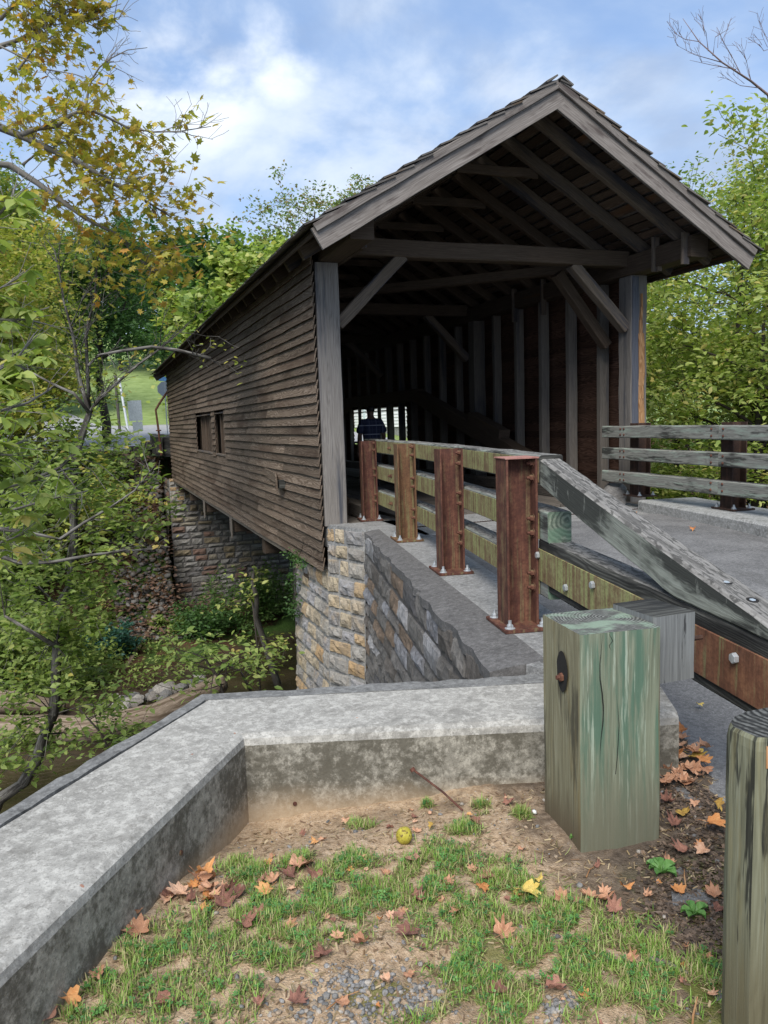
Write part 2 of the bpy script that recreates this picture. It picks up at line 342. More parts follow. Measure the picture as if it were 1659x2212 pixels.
# ================================================================ covered bridge
XL, XR, Y0, Y1 = 2.73, 7.77, 9.68, 30.4
XC = (XL+XR)/2; PW = .30
bridge = empty("covered_bridge", (XC, Y0, 0), "long weathered timber covered bridge with lapped siding and a wood shingle roof", "covered bridge")
def part(name, mat, fn, parent=None): return one(name, mat, parent or bridge, fn)
ZT = 3.30
# corner posts
def lpost(b): b.beam((XL+.15, Y0+.15, -.02), (XL+.15, Y0+.15, ZT), .30, .30, up=(0, 1, 0), c=.008, segs=10, wob=.004, r=.6)
tag(part("corner_post", W['post'], lpost), "pale grey timber post on the left")
def rpost(b):
    b.beam((XR-.15, Y0+.15, -.05), (XR-.15, Y0+.15, ZT), .28, .30, up=(0, 1, 0), c=.012, segs=10, wob=.006, r=.3, m=0)
    b.beam((XR-.225, Y0-.006, .9), (XR-.225, Y0-.006, ZT-.02), .11, .03, up=(0, 1, 0), c=.012, segs=10, wob=.005, m=2, r=.3)
    # pale raw split strip running down its front
    pts = [(XR-.115+random.uniform(-.012, .012), Y0-.006, .95+i*.19) for i in range(12)]
    for i in range(11):
        wdt = .10 if i < 8 else .055-.012*(i-8)
        b.beam(pts[i], pts[i+1], wdt, .035, up=(0, 1, 0), c=.012, m=1, r=.5)
tag(part("corner_post", [W['post'], W['orange'], W['blue']], rpost), "dark blue-grey timber post with a raw orange split strip")
for X in (XL+.15, XR-.15):
    part("corner_post", W['beam'], lambda b: b.beam((X, Y1-.15, -.02), (X, Y1-.15, ZT), .3, .3, up=(0, 1, 0), r=.4))
# wall plates
for X in (XL+.2, XR-.2):
    part("wall_plate", W['beam'], lambda b: b.beam((X, 8.42, 3.44), (X, 31.3, 3.44), .28, .27, c=.012, segs=20, wob=.006, r=.35))
part("wall_plate", W['beam'], lambda b: b.beam((XL+.36, 8.86, 3.47), (XL+.36, 9.9, 3.47), .05, .34, r=.1))
# short hanging boards at the plates
for X, Y, z0, z1, w in ((XR-.33, 9.12, 3.24, 3.70, .11), (XR-.30, 9.07, 3.24, 3.52, .06), (XR-.36, 8.50, 3.22, 3.62, .11), (XL+.40, 8.97, 3.34, 3.70, .07), (XR-.33, 12.0, 3.05, 3.65, .1), (XR-.33, 13.0, 3.05, 3.65, .1)):
    part("hanger_board", W['brace'], lambda b: b.beam((X, Y, z0), (X, Y, z1), .04, w, up=(1, 0, 0), c=.004, segs=4, wob=.003, r=.6))
TIES = [Y0+.13, 15.04, 20.3, 25.55, 30.2]
for Y in TIES:
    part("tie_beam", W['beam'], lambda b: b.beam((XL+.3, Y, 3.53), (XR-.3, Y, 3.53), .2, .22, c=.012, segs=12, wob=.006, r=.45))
    for s in (0, 1):
        xa, xb = (XL+.30, XL+1.22) if s == 0 else (XR-.30, XR-1.22)
        part("knee_brace", W['brace'], lambda b: b.beam((xa, Y, 2.55), (xb, Y, 3.44), .15, .155, up=(0, 1, 0), c=.01, segs=6, wob=.004, r=.5+.4*s))
part("knee_brace", W['beam'], lambda b: b.beam((XR-.28, Y0+.62, 2.35), (XR-1.15, Y0+.62, 3.40), .15, .15, up=(0, 1, 0), r=.6))
for a, b2 in (((7.3, 10.5, 3.56), (3.1, 14.6, 3.56)), ((3.1, 15.4, 3.56), (7.3, 19.6, 3.56)), ((7.3, 20.7, 3.56), (3.1, 25.2, 3.56)), ((3.1, 26, 3.56), (7.3, 30, 3.56))):
    part("wind_brace", W['beam'], lambda b: b.beam(a, b2, .16, .14, r=.5))
# truss inside each wall
for X in (XL+.50, XR-.52):
    for (a, b2) in (((X, 10.6, .10), (X, 17.3, 1.90)), ((X, 22.6, 1.90), (X, 29.3, .10))):
        part("truss_diagonal", W['beam'], lambda b: b.beam(a, b2, .24, .30, c=.015, segs=10, wob=.008, r=.85))
    part("truss_chord", W['beam'], lambda b: b.beam((X, 17.1, 1.90), (X, 22.8, 1.90), .24, .28, c=.015, r=.6))
    part("bearing_block", W['beam'], lambda b: b.beam((X, 13.1, .98), (X, 14.4, 1.34), .23, .2, r=.9))
    part("floor_curb", W['deck'], lambda b: b.beam((X-.2 if X > 5 else X+.2, 10.0, .09), (X-.2 if X > 5 else X+.2, 30.2, .09), .2, .2, c=.02, segs=20, wob=.01, r=.3))
def wy(i): return 10.53+i*.865
for side in (0, 1):
    for i in range(23):
        y = wy(i); big = i in (5, 11, 17)
        if y > 30: continue
        X = (XR-.17) if side else (XL+.17)
        w = .26 if big else .105; d = .26 if big else .16
        if side and 19.3 < y < 24: w, d = (.16, .16) if big else (.08, .085)
        part("truss_post" if big else "stud", W['stud'] if side else W['beam'], lambda b: b.beam((X, y, -.1), (X, y, ZT), d, w, up=(0, 1, 0), c=.006, segs=6, wob=.005, r=.2+.7*random.random()))
# lapped siding with the louvred window openings
WINS = [[(17.25, 18.72), (19.22, 22.3)], [(19.35, 23.9)]]; WZ = (.70, 1.60)
def siding(side):
    WIN = WINS[side]
    b = MB(); pitch = .1345; z = -.60; k = 0
    xo = XL-.022 if side == 0 else XR+.022; sg = -1 if side == 0 else 1
    while z < 3.42:
        y = Y0+.012 if side == 0 else Y0+.30
        row = .012*math.sin(k*2.1)
        while y < Y1:
            L = random.uniform(1.3, 4.2); ye = min(Y1+.02, y+L)
            if Y1-ye < .5: ye = Y1+.02
            segs = []
            a = y
            if z+pitch > WZ[0]+.02 and z < WZ[1]-.02:
                for (w0, w1) in WIN:
                    if a < w1 and ye > w0:
                        if a < w0: segs.append((a, w0))
                        a = w1
            if a < ye: segs.append((a, ye))
            r = random.random(); dz = random.uniform(-.005, .005)+row*.6; dx = random.uniform(0, .007); sag = random.uniform(-.012, .012)
            for (s0, s1) in segs:
                if s1-s0 < .03: continue
                n = max(1, int((s1-s0)/.5)); base = len(b.v); ou = random.uniform(0, 90); ov = random.uniform(0, 90)
                warp = [random.uniform(0, .006) for _ in range(n+1)]
                for j in range(n+1):
                    yy = s0+(s1-s0)*j/n; q = sag*math.sin(math.pi*j/n)
                    zb = z+dz+q-.010; zt = z+pitch+dz+q+.030
                    xb = xo+sg*(.040+dx+warp[j]); xt = xo+sg*.006
                    for (xx, zz) in ((xb-sg*.019, zb), (xb, zb), (xt, zt), (xt-sg*.012, zt)): b.v.append((xx, yy, zz))
                for j in range(n):
                    u0 = ou+(s1-s0)*j/n; u1 = ou+(s1-s0)*(j+1)/n
                    for e, (v0, v1) in enumerate(((0, .02), (.02, .18), (.18, .19), (.19, .35))):
                        f = (e+1) % 4; A = base+j*4
                        q4 = [A+e, A+f, A+4+f, A+4+e]
                        if side == 0: q4 = q4
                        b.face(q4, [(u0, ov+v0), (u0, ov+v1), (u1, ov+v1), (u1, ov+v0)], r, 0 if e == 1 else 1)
                for A in (base, base+n*4): b.face([A, A+1, A+2, A+3], [(0, 0), (.02, 0), (.02, .15), (0, .15)], r, 0)
            y = ye+.002
        z += pitch*random.uniform(.96, 1.04); k += 1
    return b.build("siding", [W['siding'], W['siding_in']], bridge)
siding(0); siding(1)
def skirt(b):
    b.beam((XL-.03, Y0+2.2, -.64), (XL-.03, Y1, -.64), .03, .09, c=.004, segs=12, wob=.004, r=.9)
part("sill_board", W['deck'], skirt)
for side, X in ((0, XL-.02), (1, XR+.02)):
    for (w0, w1) in WINS[side]:
        wd = part("window", W['brace'], lambda b: [b.box((X-.03, w0-.02, WZ[0]-.05), (X+.05, w1+.02, WZ[0]-.008), r=.9, c=.003), b.box((X-.02, w0-.0, WZ[1]+.0), (X+.04, w1+.0, WZ[1]+.03), r=.2, c=.003)])
        n = 0 if side else (3 if w1-w0 < 2 else 4)
        for i in range(n):
            yy = w0+(w1-w0)*(i+.5)/n
            s = one("slat", W['beam'], wd, lambda b: b.beam((X+.10, yy, WZ[0]-.1), (X+.10, yy, WZ[1]+.1), .05, .10, up=(0, 1, 0), c=.004, r=random.random()))
# loose board stub poking out of the siding
part("loose_board", W['siding'], lambda b: (b.beam((XL-.05, 13.1, .52), (XL-.07, 12.2, .47), .025, .16, segs=3, r=.5), b.beam((XL-.07, 12.2, .47), (XL-.19, 11.62, .40), .03, .17, segs=4, r=.4)))
part("beam_end", W['raildark'], lambda b: b.beam((XL+.05, 11.66, .41), (XL-.15, 11.66, .41), .10, .13, r=.1))
# floor beams with paired end boards showing under the siding
for i, y in enumerate((10.9, 13.9, 17.15, 21.6, 25.4, 29.0)):
    fb = part("floor_beam", W['beam'], lambda b: b.beam((XL+.02, y, -.83), (XR-.02, y, -.83), .28, .32, c=.015, r=.2))
    if i in (2, 3):
        one("end_board", W['deck'], fb, lambda b: (b.beam((XL-.035, y-.10, -.62), (XL-.045, y-.10, -1.12), .028, .10, r=.8, up=(0, 1, 0)), b.beam((XL-.035, y+.05, -.62), (XL-.04, y+.05, -1.00), .028, .09, r=.6, up=(0, 1, 0))))
for X in (XL+.35, XC-1, XC+1, XR-.35):
    part("stringer", W['beam'], lambda b: b.beam((X, 9.95, -.42), (X, 30.5, -.42), .22, .45, r=.2))
def deck(b):
    y = 9.66
    while y < 30.5:
        w = random.uniform(.20, .26); b.beam((XL+.05, y+w/2, -.045), (XR-.05, y+w/2, -.045), w-.008, .07, c=.005, r=random.random()); y += w
    for x in (3.9, 4.15, 4.4, 4.65, 5.9, 6.15, 6.4, 6.65):
        yy = 9.7
        while yy < 30.4:
            L = random.uniform(2.5, 5); e = min(yy+L, 30.5); b.beam((x, yy, .012), (x, e-.01, .012), .235, .04, c=.006, r=random.random()); yy = e
part("deck", W['deck'], deck)
# ---------------- roof
YG, YE = 8.13, 31.2; ZA = 5.06; OX = 2.93; ZE = 3.33   # rafter top plane: apex and eave
SL = Vector((OX, 0, ZE-ZA)); LS = SL.length; SD = SL.normalized()
def rp(side, s, y, off=0.):
    d = Vector((SD.x*side, 0, SD.z)); n = Vector((-SD.z*side, 0, SD.x)); n = Vector((abs(SD.z)*side, 0, SD.x))
    return Vector((XC, y, ZA)) + d*s + n*off
yr = 8.72; raf = []
while yr < 30.9: raf.append(yr); yr += .755
for i, y in enumerate(raf):
    for sd in (-1, 1):
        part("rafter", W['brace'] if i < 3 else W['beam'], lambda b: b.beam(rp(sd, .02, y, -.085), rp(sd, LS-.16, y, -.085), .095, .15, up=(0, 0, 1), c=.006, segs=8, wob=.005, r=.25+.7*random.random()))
    if i % 2 == 1:
        part("collar_tie", W['beam'], lambda b: b.beam(rp(-1, .78, y+.09, -.14), rp(1, .78, y+.09, -.14), .05, .12, segs=5, wob=.008, r=.7))
def laths(sd):
    def f(b):
        s = .04
        while s < LS-.02:
            w = random.uniform(.10, .15); e = min(s+w, LS)
            y = YG+.05
            while y < YE:
                L = random.uniform(2.5, 4.5); y2 = min(YE, y+L)
                b.beam(rp(sd, (s+e)/2, y, .012), rp(sd, (s+e)/2, y2-.004, .012), e-s, .022, up=(abs(SD.z)*sd, 0, SD.x), c=.003, segs=3, wob=.003); y = y2
            s = e+random.uniform(.025, .055)
    return f
def shingles(sd):
    def f(b):
        exp = LS/13.2; s = LS+.10
        n = Vector((abs(SD.z)*sd, 0, SD.x)); d = Vector((SD.x*sd, 0, SD.z)); k = 0
        while s > .12:
            y = YG-.05+random.uniform(-.02, .02)
            while y < YE+.03:
                w = random.uniform(.09, .24); y2 = min(y+w, YE+.04); s1 = s+random.uniform(-.008, .008); lift = .042+random.uniform(0, .008)
                s0 = max(s-exp-.12, -.01); r = random.random(); ou = random.uniform(0, 50)
                a = [rp(sd, s0, y, .026), rp(sd, s1, y, .026+lift), rp(sd, s1, y2-.005, .026+lift), rp(sd, s0, y2-.005, .026)]
                t_ = [q+n*.018 for q in a]
                base = len(b.v); b.v.extend([tuple(q) for q in a+t_])
                L = s1-s0; w_ = y2-y
                b.face([base+4, base+5, base+6, base+7], [(ou, 0), (ou+L, 0), (ou+L, w_), (ou, w_)], r)
                b.face([base, base+3, base+2, base+1], [(ou, 0), (ou, w_), (ou+L, w_), (ou+L, 0)], r)
                b.face([base+1, base+2, base+6, base+5], [(ou, 0), (ou, w_), (ou+.02, w_), (ou+.02, 0)], r)
                b.face([base, base+1, base+5, base+4], [(ou, 0), (ou+L, 0), (ou+L, .02), (ou, .02)], r)
                b.face([base+2, base+3, base+7, base+6], [(ou, 0), (ou+L, 0), (ou+L, .02), (ou, .02)], r)
                y = y2
            s -= exp; k += 1
        b.beam(rp(sd, .07, YG-.06, .085), rp(sd, .07, YE+.04, .085), .17, .02, up=tuple(n), c=.003, r=.5)
    return f
for sd in (-1, 1):
    rf = part("roof", W['shingle'], shingles(sd))
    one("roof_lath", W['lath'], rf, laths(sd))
    for yy in (YG, YE):
        o = 1 if yy == YG else -1
        bb = part("barge_board", W['barge'], lambda b: b.beam(rp(sd, 0.0, yy+.02*o, -.105), rp(sd, LS+.05, yy+.02*o, -.105), .04, .24, up=(0, 0, 1), c=.004, segs=14, wob=.003, r=.7))
        one("trim_strip", W['barge'], bb, lambda b: b.beam(rp(sd, .0, yy-.02*o, .0), rp(sd, LS+.02, yy-.02*o, .0), .035, .085, up=(0, 0, 1), c=.004, segs=10, wob=.004, r=.35))
    part("fascia", W['beam'], lambda b: b.beam(rp(sd, LS-.012, YG+.06, -.028), rp(sd, LS-.012, YE-.06, -.028), .022, .05, r=.3))
part("ridge_board", W['beam'], lambda b: b.beam((XC, YG+.1, ZA-.12), (XC, YE-.1, ZA-.12), .03, .14, r=.2))
# gable boarding above the far tie so the far end closes like the near one
# ================================================================ masonry
def masonry(name, parent, O, U, N, width, ztop, zbot, hr, wr, mats, rough=.03, prot=.03, batter=0., topjit=0., nx=4, nz=3, quoin=False, rseed=1):
    """stones laid in courses: O top-left origin (z ignored), U along, N outward"""
    rr = random.Random(rseed); b = MB(); O = Vector(O); U = Vector(U).normalized(); N = Vector(N).normalized()
    z = zbot
    zt = ztop if callable(ztop) else (lambda u: ztop)
    zmax = max(zt(0), zt(width))
    while z < zmax-.03:
        h = rr.uniform(*hr)
        if zmax-(z+h) < hr[0]*.7: h = zmax-z
        x = 0.
        while x < width-.01:
            w = rr.uniform(*wr)
            if width-(x+w) < wr[0]*.8: w = width-x
            top = min(z+h, zt(x+w/2)+rr.uniform(-topjit, topjit))
            if top-z > .04:
                g = .008; r = rr.random(); base = len(b.v); pr = rr.uniform(.2, 1)*prot
                js = [rr.uniform(-.012, .012) for _ in range(8)]
                for k in range(nz+2):
                    for i in range(nx+2):
                        fi = min(max((i-.5)/(nx), 0), 1) if 0 < i < nx+1 else (0 if i == 0 else 1)
                        fk = min(max((k-.5)/(nz), 0), 1) if 0 < k < nz+1 else (0 if k == 0 else 1)
                        edge = i in (0, nx+1) or k in (0, nz+1)
                        near = i in (1, nx) or k in (1, nz)
                        gx = .004 if not edge else 0
                        uu = x+g+(w-2*g)*fi + (js[0]*(1-fi)*(1-fk)+js[1]*fi*(1-fk)+js[2]*fi*fk+js[3]*(1-fi)*fk)
                        zz = z+g+(top-z-2*g)*fk + (js[4]*(1-fi)*(1-fk)+js[5]*fi*(1-fk)+js[6]*fi*fk+js[7]*(1-fi)*fk)
                        off = -.03 if edge else (pr*(.35 if near else 1)+rr.uniform(-1, 1)*rough*(.5 if near else 1))
                        P_ = O+U*uu+N*(off+batter*(zmax-zz)); b.v.append((P_.x, P_.y, zz))
                for k in range(nz+1):
                    for i in range(nx+1):
                        A = base+k*(nx+2)+i; b.face([A, A+1, A+nx+3, A+nx+2], [(0, 0)]*4, r)
            x += w
        z += h
    st = b.build(name, mats[0], parent)
    def back(m):
        pts = []
        for u in np.linspace(0, width, 9): pts.append(u)
        for i in range(8):
            u0, u1 = pts[i], pts[i+1]; q = []
            for (u, zz) in ((u0, zbot), (u1, zbot), (u1, zt(u1)-.012), (u0, zt(u0)-.012)):
                P_ = O+U*u+N*(-.012+batter*(zmax-zz)); q.append((P_.x, P_.y, zz))
            m.poly(q)
    one("mortar", mats[1], st, back)
    return st
aba = empty("stone_abutment", (3.1, 9.9, 0), "near stone abutment of ochre and grey blocks under the left timber post", "abutment")
V2 = lambda x, y: Vector((x, y, 0))
zA = lambda u: -.02 if u < .75 else -.60      # along +y from the corner
cor = Vector((3.02, 8.98, 0)); left = Vector((2.76, 9.72, 0))
masonry("ochre_stones", aba, cor, left-cor, (-.95, -.33, 0), (left-cor).length, -.015, -6.3, (.15, .27), (.20, .42), [C['orange'], C['mort']], .020, .045, .035, rseed=4, nx=6, nz=4)
masonry("ochre_stones", aba, left, (0, 1, 0), (-1, 0, 0), 1.75, -.62, -6.3, (.15, .27), (.22, .48), [C['orange'], C['mort']], .020, .045, .045, rseed=5, nx=6, nz=4)
masonry("creek_face_stones", aba, (2.7, 11.47, 0), (1, 0, 0), (0, 1, 0), 5.2, -.62, -6.3, (.16, .26), (.25, .5), [C['far'], C['mortd']], .02, .03, .03, rseed=6)
aba2 = empty("stone_abutment", (5.2, 30.6, -6), "tall far stone abutment of grey fieldstone rising from the creek bank", "abutment")
masonry("fieldstones", aba2, (2.50, 30.1, 0), (1, 0, 0), (0, -1, 0), 5.5, -.78, -6.4, (.13, .27), (.25, .72), [C['far'], C['mortd']], .034, .075, .05, nx=5, rseed=8)
masonry("fieldstones", aba2, (2.52, 32.4, 0), (0, -1, 0), (-1, 0, 0), 2.3, -.60, -6.4, (.13, .27), (.25, .5), [C['far'], C['mortd']], .03, .04, .07, rseed=9)
masonry("corner_blocks", aba2, (2.52, 30.06, 0), (1, 0, 0), (0, -1, 0), .55, -.55, -1.4, (.16, .22), (.2, .28), [C['orange'], C['mort']], .02, .03, .04, rseed=10)
masonry("corner_blocks", aba2, (8.0, 30.1, 0), (0, 1, 0), (1, 0, 0), 2.3, -.6, -6.4, (.2, .3), (.3, .6), [C['far'], C['mortd']], .03, .04, .05, rseed=10)
part_ = one("bearing_block", C['mort'], aba2, lambda b: b.box((2.60, 30.1, -1.0), (7.9, 32.4, -.72), c=.02))
one("bearing_ledge", C['mort'], aba, lambda b: b.box((2.80, 9.95, -6.3), (7.7, 11.45, -.62), c=.02))
# wing wall beyond the far end, left
fw = empty("stone_wing_wall", (2.1, 33, -.5), "dark stepped stone wing wall beyond the far end of the bridge", "wall")
masonry("wing_stones", fw, (2.06, 40.0, 0), (.13, -1, 0), (-1, -.13, 0), 7.6, .42, -3.6, (.2, .3), (.3, .7), [C['far'], C['mortd']], .02, .03, .0, rseed=12)
masonry("wing_stones", fw, (2.95, 32.4, 0), (1, 0, 0), (0, -1, 0), 5, .3, -1, (.2, .3), (.3, .7), [C['far'], C['mortd']], .02, .03, .0, rseed=13)
masonry("wing_stones", fw, (2.98, 32.4, 0), (1, 0, 0), (0, -1, 0), .3, .42, -3.6, (.2, .3), (.2, .3), [C['far'], C['mortd']], .02, .03, .0, rseed=14)
# near wing wall: dark slate under the slab
ww = empty("slate_wing_wall", (2.5, 6, -.1), "rough dark slate wing wall dropping from the slab edge to the creek", "wall")
pA, pB = Vector((1.90, 3.60, 0)), Vector((3.03, 8.98, 0))
uw = (pB-pA).normalized(); nw = Vector((-uw.y, uw.x, 0))
masonry("slate_stones", ww, pA, uw, nw, (pB-pA).length, -.035, -6.3, (.11, .25), (.26, .75), [C['slate'], C['mortd']], .012, .04, .02, topjit=.03, nx=8, nz=4, rseed=21)
def capf(b):
    n = 40; base = len(b.v); po = []
    for i in range(n+1):
        t = i/n; o = pA.lerp(pB, t)-nw*.0; inn = Vector((2.19, 3.50, 0)).lerp(Vector((3.18, 8.9, 0)), t)
        jit = nw*random.uniform(-.022, .030)
        o2 = o+jit; b.v.append((o2.x, o2.y, -.10)); b.v.append((o2.x, o2.y, -.028+random.uniform(-.012, .006))); b.v.append(tuple((o2*.5+inn*.5)+Vector((0, 0, -.006+random.uniform(-.004, .003))))); b.v.append((inn.x, inn.y, .003)); b.v.append((inn.x, inn.y, -.1))
    for i in range(n):
        for k in range(4):
            A = base+i*5+k; b.face([A, A+5, A+6, A+1], [(0, 0)]*4, .5)
    A = base; b.face([A+4, A+3, A+2, A+1, A], [(0, 0)]*5, .5)
one("mortar_cap", C['cap'], ww, capf)
# slab carrying the left guardrail
sl = MB()
spts = [(2.06, 3.52), (2.36, 2.86), (2.62, 3.6), (3.13, 6.0), (3.46, 7.6), (3.60, 8.6), (3.66, 9.66), (3.05, 9.66), (3.05, 10.1), (2.76, 10.1), (2.76, 9.70), (3.03, 8.99), (3.16, 8.9), (2.185, 3.55)]
sl.prism(spts, -.3, 0., m=0)
slab = sl.build("concrete_slab", C['slab'])
tag(slab, "grey concrete kerb slab under the left row of rusty posts", "slab")
# parapet in front
par = empty("concrete_parapet", (.6, 3.1, 0), "low pale concrete parapet bending around the grassy corner in the foreground", "parapet")
Fp = [(2.20, 2.525), (1.67, 2.69), (.49, 3.07), (-.29, 1.92), (-1.35, .35)]
Bp = [(2.37, 2.85), (1.93, 3.12), (.41, 3.58), (-.37, 2.67), (-1.9, .42)]
def parf(b):
    ch = .03; zt = .05
    def inset(i, d):
        f = Vector(Fp[i]); g = Vector(Bp[i]); return f+(g-f).normalized()*d
    n = len(Fp); sub = 36
    prof = []
    for i in range(n-1):
        for k in range(sub if i < n-2 else sub):
            t = k/sub
            prof.append((Vector(Fp[i]).lerp(Vector(Fp[i+1]), t), Vector(Bp[i]).lerp(Vector(Bp[i+1]), t)))
    prof.append((Vector(Fp[-1]), Vector(Bp[-1])))
    base = len(b.v)
    for (f, g) in prof:
        d = (g-f).normalized(); j = random.uniform(-.0012, .0012)
        for (p, z) in ((f, -.6), (f+d*.004, zt-ch-.012+j), (f+d*.012, zt-ch*.5+j*.5), (f+d*(ch+.012), zt-.002), (f+d*(ch+.05), zt), (g-d*.02, zt), (g, zt-.012), (g, -.6)):
            b.v.append((p.x, p.y, z))
    m = 8
    for i in range(len(prof)-1):
        for k in range(m-1):
            A = base+i*m+k; b.face([A, A+1, A+m+1, A+m], [(0, 0)]*4, .5, 1 if k < 1 else 0)
    A = base; b.face([A+k for k in range(m)][::-1], [(0, 0)]*m, .5, 1)
one("parapet_wall", [C['top'], C['face']], par, parf)
# outer dark strip of the older wall behind the parapet
ow = MB(); base = 0
Bo = [(2.12, 3.22), (1.96, 3.29), (.40, 3.71), (-.42, 2.78), (-1.98, .47)]
Bi = [(p[0]-0.0, p[1]+.006) for p in Bp]; Bi = [(2.30, 3.05), (1.93, 3.134), (.403, 3.596), (-.386, 2.683), (-1.917, .437)]
rows = []
for i in range(4):
    for k in range(16):
        t = k/16; rows.append((Vector(Bi[i]).lerp(Vector(Bi[i+1]), t), Vector(Bo[i]).lerp(Vector(Bo[i+1]), t)))
for (f, g) in rows:
    d = (g-f).normalized(); j = random.uniform(-.012, .012); z = .04+random.uniform(-.003, .004)
    for (p, zz) in ((f, -.2), (f, z), (g-d*(.02-j), z-.004), (g+d*j, z-.03), (g+d*j, -.5)): ow.v.append((p.x, p.y, zz))
for i in range(len(rows)-1):
    for k in range(4):
        A = i*5+k; ow.face([A, A+1, A+6, A+5], [(0, 0)]*4, .5)
oo = ow.build("old_wall_cap", C['old'], par)
masonry("outer_stones", par, (-1.98, .47, 0), (Vector((-.42, 2.78, 0))-Vector((-1.98, .47, 0))), (-.83, .55, 0), 2.78, -.03, -5.2, (.15, .25), (.2, .45), [C['slate'], C['mortd']], .03, .04, rseed=31)
masonry("outer_stones", par, (-.42, 2.78, 0), (Vector((.40, 3.71, 0))-Vector((-.42, 2.78, 0))), (-.75, .66, 0), 1.24, -.03, -5.2, (.15, .25), (.2, .45), [C['slate'], C['mortd']], .03, .04, rseed=32)
masonry("outer_stones", par, (.40, 3.71, 0), (Vector((1.96, 3.29, 0))-Vector((.40, 3.71, 0))), (.2, .97, 0), 1.6, -.03, -5.2, (.15, .25), (.2, .45), [C['slate'], C['mortd']], .03, .04, rseed=33)
# rust spots: form-tie ends in the parapet face
for (u, v) in ((637, 1736), (391, 1842)):
    P_ = pl = None
    if u > 530: a, c_ = Vector((*Fp[1], 0)), Vector((*Fp[2], 0))
    else: a, c_ = Vector((*Fp[2], 0)), Vector((*Fp[3], 0))
    nn = (c_-a).cross(Vector((0, 0, 1))).normalized(); d = ray(u, v); o0 = Vector((0, 0, CAMH)); P_ = o0+d*((a-o0).dot(nn)/d.dot(nn))
    dd = nn if nn.dot(d) < 0 else -nn
    one("tie_end", K['rust'], par, lambda b: b.tube([P_-dd*.02, P_+dd*.003], .0085, 10))
P_ = atz(1023, 1720, -.10)
rod = MB(); pr0 = Vector((1.17, 2.80, -.11)); rod.tube([(1.235, 2.60, -.20), (1.20, 2.70, -.165), (1.14, 2.81, -.122), (1.125, 2.835, -.112)], .0042, 6); rod.tube([(1.128, 2.83, -.118), (1.122, 2.838, -.108)], .011, 8)
tag(rod.build("rusty_nail", K['rust']), "long bent rusty nail sticking out of the parapet face", "nail")
# ================================================================ left guardrail
PST = [(3.40, 9.85), (3.155, 7.92), (2.81, 6.05), (2.425, 4.237)]   # centres, far to near
gr = empty("guardrail", (2.8, 6, 0), "rusty steel and timber guardrail of four posts on the left, ending in a sloping beam", "guardrail")
T = (Vector((PST[3][0], PST[3][1], 0))-Vector((PST[0][0], PST[0][1], 0))).normalized()   # toward the camera
NR = Vector((-T.y, T.x, 0))                                                           # toward the road
def share(src, parent, M_, name=None):
    o = src.copy(); COL.objects.link(o); o.parent = parent; o.matrix_parent_inverse = Matrix.Identity(4)
    o.matrix_local = M_; return o
def hexnut(b, c, ax, r, h, rot=0., washer=True, stud=.02, m=0):
    c = Vector(c); ax = Vector(ax).normalized(); s_ = ax.orthogonal().normalized()
    if abs(ax.z) < .5: s_ = Vector((0, 0, 1)); s_ = (s_-ax*s_.dot(ax)).normalized()
    t_ = ax.cross(s_)
    def ring(d, rr, n, a0=0): return [tuple(c+ax*d+s_*math.cos(a0+2*math.pi*i/n)*rr+t_*math.sin(a0+2*math.pi*i/n)*rr) for i in range(n)]
    def cyl(d0, d1, rr, n, a0=0):
        base = len(b.v); b.v.extend(ring(d0, rr, n, a0)); b.v.extend(ring(d1, rr, n, a0))
        for i in range(n):
            j = (i+1) % n; b.face([base+i, base+j, base+n+j, base+n+i], [(0, 0)]*4, .5, m)
        b.face([base+n+i for i in range(n)], [(0, 0)]*n, .5, m)
    if washer: cyl(0, .003, r*1.55, 14)
    cyl(.003, .003+h*.85, r, 6, rot); cyl(.003+h*.85, .003+h, r*.86, 6, rot)
    if stud: cyl(h, h+stud, r*.52, 8)
nb = MB(); hexnut(nb, (0, 0, 0), (0, 0, 1), .021, .022, stud=.028)
anchor0 = None; bolt0 = None
def ibeam(b, tdir, ndir, H, w=.20, d=.20, tf=.014, tw=.011, z0=0.02, c=(0, 0)):
    c3 = Vector((c[0], c[1], 0))
    for s in (-1, 1): b.beam(c3+ndir*(s*(d/2-tf/2))+Vector((0, 0, z0)), c3+ndir*(s*(d/2-tf/2))+Vector((0, 0, H)), w, tf, up=ndir, c=.002, r=.5)
    b.beam(c3+Vector((0, 0, z0)), c3+Vector((0, 0, H)), tw, d-2*tf-.0005, up=ndir, c=0, r=.5)
